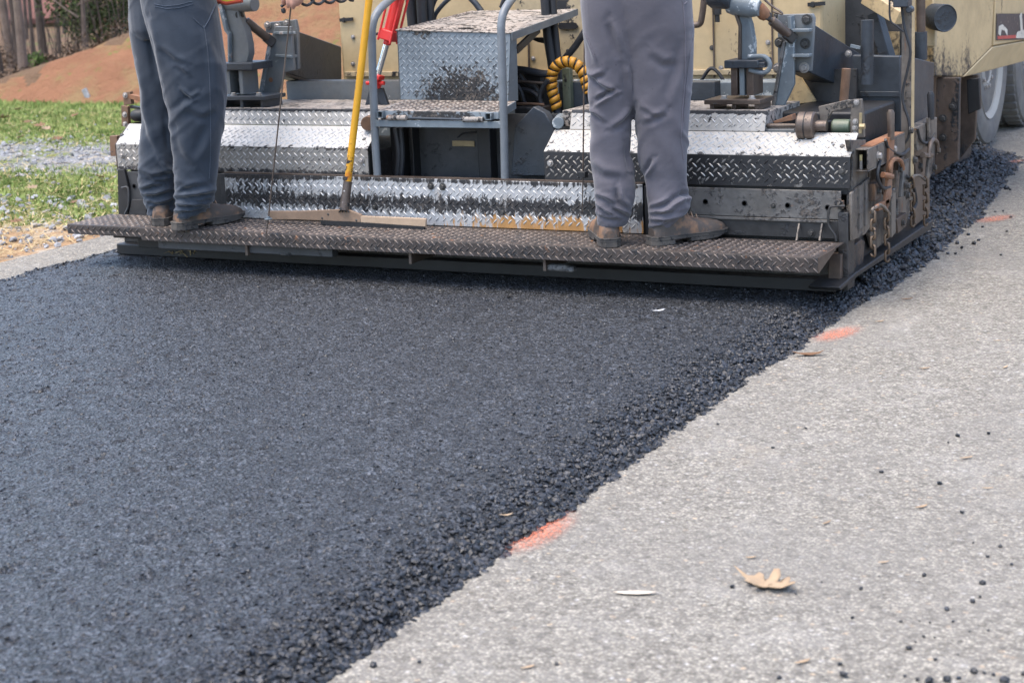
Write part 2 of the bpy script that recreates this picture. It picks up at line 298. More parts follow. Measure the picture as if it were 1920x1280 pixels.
# ------------------------------------------------------------------ mesh helpers
class MB:
    def __init__(s): s.v = []; s.f = []
    def add(s, vs, fs):
        o = len(s.v); s.v += [tuple(v) for v in vs]; s.f += [tuple(i + o for i in f) for f in fs]; return s
    def box(s, c, size, ax=None):
        a, b, d = size[0] / 2, size[1] / 2, size[2] / 2; c = V(c)
        X, Y, Z = (V((1, 0, 0)), V((0, 1, 0)), V((0, 0, 1))) if ax is None else ax
        vs = [c + X * (i * a) + Y * (j * b) + Z * (l * d) for l in (-1, 1) for i, j in ((-1, -1), (1, -1), (1, 1), (-1, 1))]
        return s.add(vs, [(3, 2, 1, 0), (4, 5, 6, 7), (0, 1, 5, 4), (1, 2, 6, 5), (2, 3, 7, 6), (3, 0, 4, 7)])
    def span(s, x0, x1, y0, y1, z0, z1): return s.box(((x0 + x1) / 2, (y0 + y1) / 2, (z0 + z1) / 2), (x1 - x0, y1 - y0, z1 - z0))
    def beam(s, p0, p1, w_, h, up=(0, 0, 1)):
        p0, p1 = V(p0), V(p1); Y = (p1 - p0).normalized(); X = Y.cross(V(up)).normalized(); Z = X.cross(Y)
        return s.box((p0 + p1) / 2, (w_, (p1 - p0).length, h), (X, Y, Z))
    def prism(s, pts, vec):
        pts = [V(p) for p in pts]; vec = V(vec); n = len(pts)
        nrm = V((0, 0, 0))
        for i in range(n): nrm += pts[i].cross(pts[(i + 1) % n])
        if nrm.dot(vec) > 0: pts = pts[::-1]
        vs = pts + [p + vec for p in pts]
        return s.add(vs, [tuple(range(n)), tuple(range(2 * n - 1, n - 1, -1))] + [((i + 1) % n, i, n + i, n + (i + 1) % n) for i in range(n)])
    def tube(s, pts, r, n=10, cap=True):
        pts = [V(p) for p in pts]; m = len(pts); rs = r if isinstance(r, (list, tuple)) else [r] * m
        T = [(pts[min(i + 1, m - 1)] - pts[max(i - 1, 0)]).normalized() for i in range(m)]
        up = V((0, 0, 1)) if abs(T[0].z) < .9 else V((1, 0, 0)); X = T[0].cross(up).normalized(); vs = []
        for i in range(m):
            X = (X - T[i] * X.dot(T[i])).normalized(); Y = T[i].cross(X)
            vs += [pts[i] + (X * math.cos(a) + Y * math.sin(a)) * rs[i] for a in (2 * math.pi * j / n for j in range(n))]
        fs = [(i * n + j, i * n + (j + 1) % n, (i + 1) * n + (j + 1) % n, (i + 1) * n + j) for i in range(m - 1) for j in range(n)]
        if cap: fs += [tuple(range(n - 1, -1, -1)), tuple((m - 1) * n + j for j in range(n))]
        return s.add(vs, fs)
    def lathe(s, prof, p0, axis, n=24):
        """profile of (radius, distance along axis)"""
        p0 = V(p0); A = V(axis).normalized()
        up = V((0, 0, 1)) if abs(A.z) < .9 else V((1, 0, 0)); X = A.cross(up).normalized(); Y = A.cross(X); vs = []
        for r, t in prof: vs += [p0 + A * t + (X * math.cos(a) + Y * math.sin(a)) * r for a in (2 * math.pi * j / n for j in range(n))]
        m = len(prof)
        fs = [(i * n + j, (i + 1) * n + j, (i + 1) * n + (j + 1) % n, i * n + (j + 1) % n) for i in range(m - 1) for j in range(n)]
        fs += [tuple(range(n)), tuple((m - 1) * n + j for j in range(n - 1, -1, -1))]
        return s.add(vs, fs)
    def mesh(s, name):
        me = bpy.data.meshes.new(name); me.from_pydata(s.v, [], s.f); me.update(); return me

def smooth_path(pts, n=8):
    """Catmull-Rom through the points"""
    P = [V(p) for p in pts]; P = [P[0] * 2 - P[1]] + P + [P[-1] * 2 - P[-2]]; out = []
    for i in range(1, len(P) - 2):
        for j in range(n):
            t = j / n
            out.append(.5 * ((2 * P[i]) + (P[i + 1] - P[i - 1]) * t + (2 * P[i - 1] - 5 * P[i] + 4 * P[i + 1] - P[i + 2]) * t * t + (3 * P[i] - P[i - 1] - 3 * P[i + 1] + P[i + 2]) * t ** 3))
    return out + [P[-2]]

def wpos(o):
    l = V((0, 0, 0))
    while o is not None: l = l + o.location; o = o.parent if o.get('is_root') is None else None
    return l
def put(o, parent):
    """parent o while keeping its mesh in world coordinates"""
    COL.objects.link(o)
    if parent is not None:
        o.parent = parent
        root = parent
        if parent.type == 'EMPTY': o.matrix_parent_inverse = Matrix.Translation(-parent.location)
    return o
def obj(name, mb, m, parent=None, smooth=True, bev=0.0, seg=2, angle=38, flip=False):
    me = mb.mesh(name) if isinstance(mb, MB) else mb
    o = bpy.data.objects.new(name, me); me.materials.append(M[m] if isinstance(m, str) else m)
    if smooth:
        me.polygons.foreach_set('use_smooth', [True] * len(me.polygons)); me.set_sharp_from_angle(angle=R_(angle))
    if bev:
        b = o.modifiers.new('bevel', 'BEVEL'); b.width = bev; b.segments = seg; b.limit_method = 'ANGLE'; b.angle_limit = R_(40); b.harden_normals = False
    return put(o, parent)
def np_mesh(name, verts, faces, m, parent=None, smooth=False):
    """verts (N,3) and faces (K,3 or 4) arrays"""
    me = bpy.data.meshes.new(name); nv, nf, c = len(verts), len(faces), faces.shape[1]
    me.vertices.add(nv); me.vertices.foreach_set('co', np.asarray(verts, np.float32).ravel())
    me.loops.add(nf * c); me.loops.foreach_set('vertex_index', np.asarray(faces, np.int32).ravel())
    me.polygons.add(nf); me.polygons.foreach_set('loop_start', np.arange(0, nf * c, c, dtype=np.int32))
    try: me.polygons.foreach_set('loop_total', np.full(nf, c, np.int32))
    except Exception: pass
    me.polygons.foreach_set('use_smooth', np.full(nf, smooth)); me.update(calc_edges=True); me.validate()
    o = bpy.data.objects.new(name, me); me.materials.append(M[m] if isinstance(m, str) else m); return put(o, parent)
def tag(o, label=None, cat=None, group=None, kind=None):
    if label: o['label'] = label
    if cat: o['category'] = cat
    if group: o['group'] = group
    if kind: o['kind'] = kind
    return o
def thing(name, loc, label, cat, group=None):
    o = bpy.data.objects.new(name, None); o.location = loc; o.empty_display_size = .1; COL.objects.link(o); return tag(o, label, cat, group)

# shared bolt mesh: washer + hex head along +z
def bolt_mesh():
    b = MB(); b.lathe([(.0001, 0), (.0125, 0), (.0125, .002), (.0001, .002)], (0, 0, 0), (0, 0, 1), 14)
    b.lathe([(.0001, .002), (.0085, .002), (.0085, .0085), (.007, .010), (.0001, .010)], (0, 0, 0), (0, 0, 1), 6)
    return b.mesh('bolt')
BOLT = bolt_mesh(); BOLT.materials.append(M['bolt']); BOLT_L = BOLT.copy(); BOLT_L.materials[0] = M['bolt_light']
def bolt(p, n, parent, s=1.0, light=False):
    o = bpy.data.objects.new('bolt', BOLT_L if light else BOLT)
    q = V(n).normalized().to_track_quat('Z', 'Y')
    o.matrix_basis = Matrix.Translation(V(p)) @ q.to_matrix().to_4x4() @ Matrix.Scale(s, 4)
    return put(o, parent)

# diamond tread plate
def lug_block(U, Vv, N, P0, lu, lv, inside=None, cell=.034, H=.0028, mb=None):
    """raised lozenges, alternately +-45 degrees, over a rectangle P0 + u U + v Vv"""
    mb = mb or MB()
    rowp = cell * .515; L, W = cell * .80, cell * .20; nu, nv = int(lu / cell) + 2, max(1, int(round((lv - .002) / rowp)))
    ov = (lv - (nv - 1) * rowp) / 2
    for i in range(nu):
        for j in range(nv):
            u, v = (i + (.5 if j % 2 else 0)) * cell, ov + j * rowp
            if inside and not inside(u, v): continue
            a = R_(43) if j % 2 else R_(-43)
            D = U * math.cos(a) + Vv * math.sin(a); E = N.cross(D); c = P0 + U * u + Vv * v
            vs = [c - D * L / 2, c - D * L * .22 - E * W / 2, c + D * L * .22 - E * W / 2, c + D * L / 2, c + D * L * .22 + E * W / 2, c - D * L * .22 + E * W / 2,
                  c - D * L * .28 + N * H, c + D * L * .28 + N * H]
            mb.add(vs, [(0, 1, 6), (1, 2, 7, 6), (2, 3, 7), (3, 4, 7), (4, 5, 6, 7), (5, 0, 6)])
    return mb
def tread(name, P0, P1, P2, P3, parent, m, lug, th=.006, hole=None, bev=.0015, cell=.034, margin=.0105, sub=True):
    """plate with corners P0 P1 (along) P2 P3, front side by right hand rule, plus its lugs as stuff"""
    P0, P1, P2, P3 = map(V, (P0, P1, P2, P3)); U = (P1 - P0).normalized(); N = (P1 - P0).cross(P3 - P0).normalized(); Vv = N.cross(U)
    pl = obj(name, MB().prism([P0, P1, P2, P3], -N * th), m, parent, bev=bev)
    q = [((p - P0).dot(U), (p - P0).dot(Vv)) for p in (P0, P1, P2, P3)]
    u0, u1 = min(a for a, b in q), max(a for a, b in q); v0, v1 = min(b for a, b in q), max(b for a, b in q)
    def ins(u, v):
        u += u0; v += v0
        for i in range(4):
            (a, b), (c, d) = q[i], q[(i + 1) % 4]; l = math.hypot(c - a, d - b)
            if ((c - a) * (v - b) - (d - b) * (u - a)) / l < margin: return False
        return not (hole and hole(P0 + U * u + Vv * v))
    mb = lug_block(U, Vv, N, P0 + U * u0 + Vv * v0 + N * .0002, u1 - u0, v1 - v0, ins, cell)
    if mb.v: tag(obj('tread_lugs', mb, lug, pl, angle=60), kind='stuff')
    return pl

# ------------------------------------------------------------------ numpy noise and stones
def vnoise(x, y, scale, seed, octaves=4, gain=.5):
    """fractal value noise in -1..1"""
    r = np.random.default_rng(seed); G = r.uniform(-1, 1, (256, 256)); out = np.zeros_like(x); amp = 1.0; tot = 0
    for o in range(octaves):
        u, v = x * scale * 2 ** o + 37.7 * o, y * scale * 2 ** o + 11.3 * o
        i, j = np.floor(u).astype(int), np.floor(v).astype(int); a, b = u - i, v - j
        a, b = a * a * (3 - 2 * a), b * b * (3 - 2 * b)
        g = lambda p, q: G[p % 256, q % 256]
        out += amp * ((g(i, j) * (1 - a) + g(i + 1, j) * a) * (1 - b) + (g(i, j + 1) * (1 - a) + g(i + 1, j + 1) * a) * b); tot += amp; amp *= gain
    return out / tot
def grid(name, xs, ys, zf, m, parent=None, kind='structure', smooth=True):
    X, Y = np.meshgrid(xs, ys); Z = zf(X, Y); nx, ny = len(xs), len(ys)
    i = np.arange(nx * ny).reshape(ny, nx)
    F = np.stack([i[:-1, :-1], i[:-1, 1:], i[1:, 1:], i[1:, :-1]], -1).reshape(-1, 4)
    return tag(np_mesh(name, np.stack([X, Y, Z], -1).reshape(-1, 3), F, m, parent, smooth), kind=kind)
t_ = (1 + 5 ** .5) / 2
ICO_V = np.array([(-1, t_, 0), (1, t_, 0), (-1, -t_, 0), (1, -t_, 0), (0, -1, t_), (0, 1, t_), (0, -1, -t_), (0, 1, -t_), (t_, 0, -1), (t_, 0, 1), (-t_, 0, -1), (-t_, 0, 1)]) / math.sqrt(1 + t_ * t_)
ICO_F = np.array([(0, 11, 5), (0, 5, 1), (0, 1, 7), (0, 7, 10), (0, 10, 11), (1, 5, 9), (5, 11, 4), (11, 10, 2), (10, 7, 6), (7, 1, 8), (3, 9, 4), (3, 4, 2), (3, 2, 6), (3, 6, 8), (3, 8, 9), (4, 9, 5), (2, 4, 11), (6, 2, 10), (8, 6, 7), (9, 8, 1)])
OCT_V = np.array([(1, 0, 0), (-1, 0, 0), (0, 1, 0), (0, -1, 0), (0, 0, 1), (0, 0, -1.)]); OCT_F = np.array([(0, 2, 4), (2, 1, 4), (1, 3, 4), (3, 0, 4), (2, 0, 5), (1, 2, 5), (3, 1, 5), (0, 3, 5)])
def stones(P, R, seed, base='ico', flat=.72, jit=.38):
    """angular stones: centres P (N,3), radii R -> verts, faces"""
    r = np.random.default_rng(seed); BV, BF = (ICO_V, ICO_F) if base == 'ico' else (OCT_V, OCT_F); n = len(P); k = len(BV)
    vv = BV[None] * (1 + r.uniform(-jit, jit, (n, k, 1))) * r.uniform(.6, 1.25, (n, 1, 3))
    q = r.normal(size=(n, 4)); q /= np.linalg.norm(q, axis=1, keepdims=True); a, b, c, d = q.T
    Rm = np.stack([np.stack([1 - 2 * (c * c + d * d), 2 * (b * c - a * d), 2 * (b * d + a * c)], -1), np.stack([2 * (b * c + a * d), 1 - 2 * (b * b + d * d), 2 * (c * d - a * b)], -1),
                   np.stack([2 * (b * d - a * c), 2 * (c * d + a * b), 1 - 2 * (b * b + c * c)], -1)], 1)
    vv = np.einsum('nij,nkj->nki', Rm, vv) * R[:, None, None]; vv[:, :, 2] *= flat
    return (vv + P[:, None]).reshape(-1, 3), (BF[None] + (np.arange(n) * k)[:, None, None]).reshape(-1, 3)

# ------------------------------------------------------------------ the ground
PZ = -0.06                                                     # old pavement level
tag(obj('ground', MB().span(-260, 260, -200, 300, -.5, -.30), 'litter', smooth=False), kind='structure')
tag(obj('pavement', MB().add([(-2.75, -12, PZ), (30, -12, PZ), (30, 90, PZ), (-2.75, 90, PZ)], [(0, 1, 2, 3)]), 'pavement', smooth=False), kind='structure')

def toe_r(y): return 1.383 + .030 * vnoise(y, y * 0, 2.6, 3, 6, .7) + .018 * np.clip((y + 1) / 2, 0, 1)
def toe_l(y): return -2.30 - .03 * vnoise(y, y * 0, 2.2, 4, 4, .6) - .02 * np.clip(y, 0, 1)
def mat_h(X, Y):
    d = np.minimum(toe_r(Y) - X, X - toe_l(Y))                 # distance inside the toe
    s = np.clip(d / .19, -.6, 1); prof = np.where(s < 0, s, 1 - (1 - s) ** 1.9) * .062 - .062
    rough = np.clip(1 - (d - .06) / .34, .0, 1) ** 1.6
    n1 = vnoise(X, Y, 32, 5, 3, .6); n2 = vnoise(X, Y, 9, 6, 3)
    pit = -np.clip(vnoise(X, Y, 22, 8, 2) - .34, 0, 1) * .020
    return prof + n1 * (.0026 + .009 * rough) + n2 * (.0014 + .008 * rough) + pit
grid('asphalt_mat', np.arange(-2.42, 1.47, .0115), np.concatenate([np.arange(-9, -3.9, .06), np.arange(-3.9, .62, .0115)]), mat_h, 'asphalt')
def pile_top(Y): return np.interp(Y, [.3, 1, 2.6, 3.85, 4.6, 5.6], [1.40, 1.415, 1.36, 1.22, 1.20, 1.16])
def pile_h(X, Y):
    e = pile_top(Y) + .03 * vnoise(Y, Y * 0, 1.3, 13, 4) - X
    s = np.clip(e / .26, -.5, 1.0) * np.clip((5.3 - Y) / 1.2, 0, 1) - .5 * np.clip((Y - 4.1) / 1.2, 0, 1); return np.where(s < 0, s, np.sin(np.clip(s, 0, 1) * 1.57)) * (.105 + .06 * np.exp(-((Y - 1.0) / .55) ** 2)) - .062 + vnoise(X, Y, 16, 12, 3) * .014
grid('loose_asphalt_bank', np.arange(.55, 1.5, .014), np.arange(.62, 5.9, .014), pile_h, 'asphalt')

# loose stones standing on the mat's shoulder, on the windrow and half sunk in the mat
def scatter_mat():
    r = np.random.default_rng(21); P = []; Q = []
    n = 27000; y = -3.9 + 5.0 * r.random(n) ** 1.0; d = np.abs(r.normal(0, .078, n)) - .016; x = toe_r(y) - d
    R = (.0026 + .0085 * r.random(n) ** 3.2) * np.clip(1.25 - d * 2.6, .40, 1.2); P.append(np.stack([x, y, mat_h(x, y) + R * .25], -1)); Q.append(R)
    n = 5000; y = -3.9 + 4.9 * r.random(n); d = .05 + np.abs(r.normal(0, .22, n)); x = toe_r(y) - d
    R = .003 + .005 * r.random(n) ** 2; P.append(np.stack([x, y, mat_h(x, y) + R * .1], -1)); Q.append(R)
    n = 2600; y = -1.0 + 1.6 * r.random(n); d = np.abs(r.normal(0, .07, n)) - .01; x = toe_l(y) + d
    R = .004 + .008 * r.random(n) ** 2; P.append(np.stack([x, y, mat_h(x, y) + R * .3], -1)); Q.append(R)
    P, Q = np.concatenate(P), np.concatenate(Q); k_ = P[:, 1] < .9
    v, f = stones(P[k_], Q[k_], 22); tag(np_mesh('asphalt_stones', v, f, 'crumb'), kind='stuff')
    n = 26000; y = -3.8 + 4.3 * r.random(n); x = -2.2 + 3.45 * r.random(n)
    vis = (x - .9) * .86 > -(y + 3.9) * .86 - .15; x, y = x[vis], y[vis]; R = .003 + .0045 * r.random(len(x)) ** 2
    v, f = stones(np.stack([x, y, mat_h(x, y) - R * .12], -1), R, 23, 'oct', .8, .2); tag(np_mesh('mat_surface_stones', v, f, 'crumb'), kind='stuff')
    n = 11000; y = .62 + 4.2 * r.random(n); d = np.abs(r.normal(0, .17, n)) - .03; x = pile_top(y) + .03 * vnoise(y, y * 0, 1.3, 13, 4) - d
    R = .006 + .014 * r.random(n) ** 2.5; v, f = stones(np.stack([x, y, pile_h(x, y) * 1.0 + R * .35], -1), R, 24); tag(np_mesh('windrow_stones', v, f, 'crumb'), kind='stuff')
scatter_mat()

# verge on the left: grit strip, dirt with straw, gravel band and grass
def verge_h(X, Y): return PZ - .012 - .03 * np.clip((-2.75 - X) / 1.2, 0, 1) + vnoise(X, Y, .9, 31, 5) * .035 * np.clip((-2.7 - X) / .6, 0, 1) + vnoise(X, Y, 14, 32, 2) * .006
grid('verge', np.concatenate([np.arange(-60, -14, 1.), np.arange(-14, -2.60, .06)]), np.concatenate([np.arange(-12, -1.5, .5), np.arange(-1.5, 8.3, .06)]), verge_h, 'verge')
def scatter_verge():
    r = np.random.default_rng(41)
    n = 70000; y = 1.3 + 6.7 * r.random(n); x = -2.85 - (1.2 + .95 * np.clip(y, 0, 8)) * r.random(n) * 1.15 - .1
    x = np.where(r.random(n) < .5, -2.9 - 8.6 * r.random(n), x)
    g = vnoise(x, y, 1.1, 43, 4); band = np.exp(-((y - 4.1 + g * .8) / .75) ** 2)
    ok = (r.random(n) < np.clip((y + g * 1.4 - 1.5) / 1.0, 0, 1)) & (r.random(n) > band * 1.05) & (g > -.22 - .35 * r.random(n)); x, y, g = x[ok], y[ok], g[ok]; n = len(x)
    z = verge_h(x, y); h = .014 + .030 * r.random(n); a = r.random(n) * 6.28; wd = .004 + .006 * r.random(n)
    b0 = np.stack([x - np.cos(a) * wd, y - np.sin(a) * wd, z - .004], -1); b1 = np.stack([x + np.cos(a) * wd, y + np.sin(a) * wd, z - .004], -1)
    tp = np.stack([x + r.normal(0, .018, n), y + r.normal(0, .018, n), z + h], -1)
    tag(np_mesh('grass', np.stack([b0, b1, tp], 1).reshape(-1, 3), np.arange(3 * n).reshape(-1, 3), 'grass'), kind='stuff')
    n = 11000; y = .2 + 7.0 * r.random(n) ** 2.2; x = -2.85 - 6.5 * r.random(n); z = verge_h(x, y) + .006 + .02 * r.random(n); a = r.random(n) * 6.28; L = .03 + .06 * r.random(n); wd = .0022
    c, s = np.cos(a), np.sin(a); q = lambda u, v, dz: np.stack([x + c * u - s * v, y + s * u + c * v, z + dz], -1)
    t = r.normal(0, .008, n)
    tag(np_mesh('straw', np.stack([q(-L, -wd, -t), q(L, -wd, t), q(L, wd, t), q(-L, wd, -t)], 1).reshape(-1, 3), np.arange(4 * n).reshape(-1, 4), 'straw'), kind='stuff')
    n = 8200; y = 4.0 + r.normal(0, .7, n); x = -3.2 - 8 * r.random(n); m_ = 1500; y[:m_] = .15 + 2.2 * r.random(m_) ** 1.3; x[:m_] = -2.8 - 2.6 * r.random(m_); y[-250:] = 2 + 5.5 * r.random(250)
    R = .006 + .014 * r.random(n) ** 2; R[:m_] = .006 + .026 * r.random(m_) ** 3
    v, f = stones(np.stack([x, y, verge_h(x, y) + R * .3], -1), R, 44); tag(np_mesh('gravel', v, f, 'stone'), kind='stuff')
scatter_verge()

# the cut clay bank rising to the right, woods on top
def crest(X): return np.interp(X, [-60, -11.2, -10.2, -9.2, -8.0, -6.6, -4, 6, 60], [-.25, -.14, .10, .40, .86, 1.75, 2.4, 2.6, 2.6])
def bank_h(X, Y):
    face = -.14 + .66 * (Y - 7.75) + vnoise(X, Y, .8, 51, 5) * .13 * np.clip((Y - 7.7) * 2, 0, 1)
    top = crest(X) + vnoise(X, Y, .5, 52, 4) * .08 - np.clip((Y - 12.6) / 16, 0, 1) * (3.0 + crest(X))
    k_ = .12; h = np.clip(.5 + .5 * (top - face) / k_, 0, 1); return top * (1 - h) + face * h - k_ * h * (1 - h)
bk = grid('embankment', np.concatenate([np.arange(-60, -14, 1.0), np.arange(-14, -4, .05), np.arange(-4, 0, .2), np.arange(0, 60, 2.0)]), np.concatenate([np.arange(7.5, 10.2, .04), np.arange(10.2, 13, .12), np.arange(13, 60, .9)]), bank_h, 'clay')
bk.data.materials.append(M['litter'])
def bank_mats():
    me = bk.data; co = np.empty(len(me.vertices) * 3, np.float32); me.vertices.foreach_get('co', co); co = co.reshape(-1, 3)
    top = crest(co[:, 0]) + vnoise(co[:, 0], co[:, 1], .5, 52, 4) * .08; ont = (co[:, 2] > top - .10 - .14 * vnoise(co[:, 0], co[:, 1], 1.6, 55, 3) - .16 * vnoise(co[:, 0], co[:, 1], 8, 56, 2)) | (co[:, 0] < -10.9) | (co[:, 1] > 14)
    lv = np.empty(len(me.loops), np.int32); me.loops.foreach_get('vertex_index', lv)
    me.polygons.foreach_set('material_index', ont[lv.reshape(-1, 4)].all(1).astype(np.int32)); me.update()
bank_mats()

def leaf_cloud(name, centres, radii, n, size, m, parent, seed, squash=.8):
    """many small bent leaf faces spread through ellipsoidal clumps"""
    r = np.random.default_rng(seed); ci = r.integers(0, len(centres), n); d = r.normal(size=(n, 3)); d /= np.linalg.norm(d, axis=1, keepdims=True)
    rad = np.array(radii)[ci] * r.random(n) ** .45; P = np.array(centres)[ci] + d * rad[:, None] * np.array([1, 1, squash])
    u = r.normal(size=(n, 3)); u /= np.linalg.norm(u, axis=1, keepdims=True); w_ = np.cross(u, r.normal(size=(n, 3))); w_ /= np.linalg.norm(w_, axis=1, keepdims=True)
    s = size * (.6 + .8 * r.random(n))[:, None]
    vs = np.stack([P - u * s, P + w_ * s * .45, P + u * s, P - w_ * s * .45], 1).reshape(-1, 3)
    return np_mesh(name, vs, np.arange(4 * n).reshape(-1, 4), m, parent)
def tree(px, py, yy, r0, h, label, lean=0.0, bark='bark', leaf='leaf_brown', nleaf=500, limbs=6, seed=0, crown_lo=.35, spread=1.2, lsize=.05, name='tree'):
    rr = random.Random(seed * 17 + 5); b = at(px, py, y=yy); z0 = float(bank_h(np.array([b.x]), np.array([b.y]))[0]); b = V((b.x, b.y, z0))
    t = thing(name, b, label, 'tree', 'bare trees in the wood'); mb = MB()
    pts = [b + V((lean * s * h + .05 * math.sin(3 * s + seed), .04 * math.sin(5 * s + seed), s * h - .15 * (s == 0))) for s in (0, .03, .15, .35, .55, .8, 1)]
    mb.tube(smooth_path(pts, 3), [r0 * (1.35 - .35 * min(1, i / 2)) * (1 - .75 * i / 18) for i in range(19)], 9)
    cs = []
    for i in range(limbs):
        s = crown_lo + (1 - crown_lo) * (i + rr.random()) / limbs; p = b + V((lean * s * h, 0, s * h)); a = rr.random() * 6.28; L = spread * (.6 + .6 * rr.random()) * (1.15 - s * .5)
        q = p + V((math.cos(a) * L, math.sin(a) * L, L * (.25 + .6 * rr.random()))); mid = (p + q) / 2 + V((0, 0, -.06 * L))
        mb.tube(smooth_path([p, mid, q], 3), [r0 * .35 * (1 - .11 * j) for j in range(7)], 5); cs += [q, (q + mid) / 2]
        for _ in range(2):
            e = q + V((rr.uniform(-.4, .4), rr.uniform(-.4, .4), rr.uniform(0, .4))) * L; mb.tube([mid.lerp(q, rr.random()), e], [r0 * .12, r0 * .05], 4); cs.append(e)
    obj('trunk', mb, bark, t)
    leaf_cloud('crown', cs, [spread * .38] * len(cs), nleaf, lsize, leaf, t, seed + 60)
    return t
tree(38, 170, 9.4, .066, 5.2, 'straight thick grey trunk at the low end of the clay bank', .008, 'bark_pale', nleaf=300, seed=1, crown_lo=.6)
tree(17, 150, 13.5, .075, 7, 'pale trunk with peeling patches at the very left edge of the wood', -.01, 'bark_pale', nleaf=350, seed=2, crown_lo=.5)
tree(3, 165, 10.5, .05, 5, 'dark trunk cut by the left frame edge', .01, 'bark', nleaf=300, seed=3, crown_lo=.5)
tree(92, 130, 13.2, .075, 6, 'dark brown trunk standing straight in front of the tan house wall', .004, 'bark', nleaf=350, seed=4, crown_lo=.5)
tree(72, 135, 17, .045, 6.5, 'slim brown trunk between the thick grey trunk and the tan wall', -.01, 'bark', nleaf=300, seed=5)
tree(112, 125, 18, .05, 6.5, 'slim trunk crossing the right end of the tan wall', .012, 'bark', nleaf=300, seed=6)
tree(151, 128, 11.4, .045, 3.4, 'short pale forked trunk leaning over the crest of the bank', .06, 'bark_pale', nleaf=260, seed=7, crown_lo=.12, limbs=9, spread=.6)
tree(140, 110, 15, .035, 5, 'thin pale stem right of the red roof', .03, 'bark_pale', nleaf=240, seed=8, crown_lo=.15, limbs=9, spread=.8)
tree(188, 100, 14, .06, 6, 'brown trunk behind the pale green leaves above the clay bank', -.01, 'bark', 'leaf_lime', 900, seed=9, crown_lo=.08, limbs=10, spread=.8)
tree(168, 105, 19, .05, 7, 'slender trunk farthest back beside the red roof', .0, 'bark', 'leaf_lime', 500, seed=10, crown_lo=.1, limbs=9, spread=1.)
tree(60, 140, 22, .06, 7, 'farther trunk seen against the left end of the house', .01, 'bark', seed=11, nleaf=300)
tree(126, 118, 24, .06, 8, 'farther trunk seen against the right corner of the house', -.012, 'bark', seed=12, nleaf=300)
def shrub(px, py, yy, r, label, leaf, n, seed, name='shrub', h=1.0):
    rr = random.Random(seed); b = at(px, py, y=yy); z0 = float(bank_h(np.array([b.x]), np.array([b.y]))[0]); b = V((b.x, b.y, z0)); t = thing(name, b, label, 'shrub')
    mb = MB(); cs = []
    for i in range(9):
        a = rr.random() * 6.28; q = b + V((math.cos(a) * r * rr.random(), math.sin(a) * r * rr.random(), r * h * (.4 + 1.3 * rr.random()))); mb.tube([b - V((0, 0, .05)), b.lerp(q, .5) + V((0, 0, .1 * r)), q], [.012, .009, .004], 5); cs.append(q)
    obj('stem', mb, 'bark', t); leaf_cloud('foliage', cs, [r * .42] * len(cs), n, .035, leaf, t, seed)
shrub(226, 92, 13.5, .75, 'dark evergreen shrub at the top of the clay bank beside the blue trousers', 'leaf_dark', 2600, 101, h=1.3)
shrub(205, 95, 14.5, .7, 'mid green shrub behind the crest of the clay bank', 'leaf_green', 1700, 102, h=1.4)
shrub(65, 162, 9.8, .19, 'small green shrub at the foot of the thick grey trunk', 'leaf_green', 420, 103)
shrub(170, 60, 16, .55, 'pale yellow green bush under the slender trunks', 'leaf_lime', 900, 104, h=1.2)
shrub(100, 145, 10.2, .17, 'brown leafed bush on the low end of the clay bank', 'leaf_brown', 600, 105)
shrub(196, 70, 12.8, .8, 'dark leafed shrub just left of the blue trousers above the pale green leaves', 'leaf_dark', 2000, 106, h=1.5)
tree(30, 140, 15.5, .07, 7, 'dark trunk close behind the pale peeling trunk at the left', .004, 'bark', nleaf=300, seed=13, crown_lo=.5)
tree(205, 90, 17, .06, 7, 'dark trunk standing behind the green shrubs near the blue trousers', .006, 'bark', 'leaf_dark', 900, seed=14, crown_lo=.12)
def brush():
    r = random.Random(9); mb = MB()
    for i in range(150):
        px = r.uniform(-40, 250); yy = r.uniform(9.6, 22) if not 44 < px < 135 else r.uniform(9.6, 12.5); b = at(px, 120, y=yy); z = float(bank_h(np.array([b.x]), np.array([b.y]))[0]); h = r.uniform(.4, 2.6) * (.4 if 44 < px < 135 else 1)
        p = V((b.x, b.y, z - .05)); q = p + V((r.uniform(-.25, .25) * h, r.uniform(-.2, .2) * h, h)); mb.tube([p, p.lerp(q, .5) + V((r.uniform(-.06, .06), 0, 0)), q], [.008 * r.uniform(.4, 1.2), .006, .002], 4, False)
    tag(obj('undergrowth', mb, 'bark', smooth=False), kind='stuff')
    cs = []
    for i in range(170):
        px = r.uniform(-40, 255); yy = r.uniform(9.4, 20) if not 44 < px < 135 else r.uniform(9.4, 11.5); b = at(px, 120, y=yy); z = float(bank_h(np.array([b.x]), np.array([b.y]))[0]); cs.append((b.x, b.y, z + (r.uniform(0, .35) if not 44 < px < 135 else r.uniform(-.15, -.02))))
    tag(leaf_cloud('brown_undergrowth', cs, [.22] * len(cs), 9000, .026, 'leaf_brown', None, 77), kind='stuff')
    cs = [(x + .3 * random.random(), 7.9 + (crest(x) + .15) / .66 + random.random() * .4, float(crest(x)) + .02) for x in np.arange(-11.4, -7.2, .03)]
    tag(leaf_cloud('crest_undergrowth', cs, [.16] * len(cs), 5200, .026, 'leaf_brown', None, 78, .5), kind='stuff')
brush()
# wood behind the red roof and towards the right, one far mass
def far_wood():
    r = random.Random(4); cs = [(r.uniform(-75, 25), r.uniform(48, 75), r.uniform(-3, 7)) for _ in range(400)]
    tag(leaf_cloud('far_wood', cs, [2.4] * 400, 46000, .20, 'leaf_brown', None, 79), kind='stuff')
far_wood()

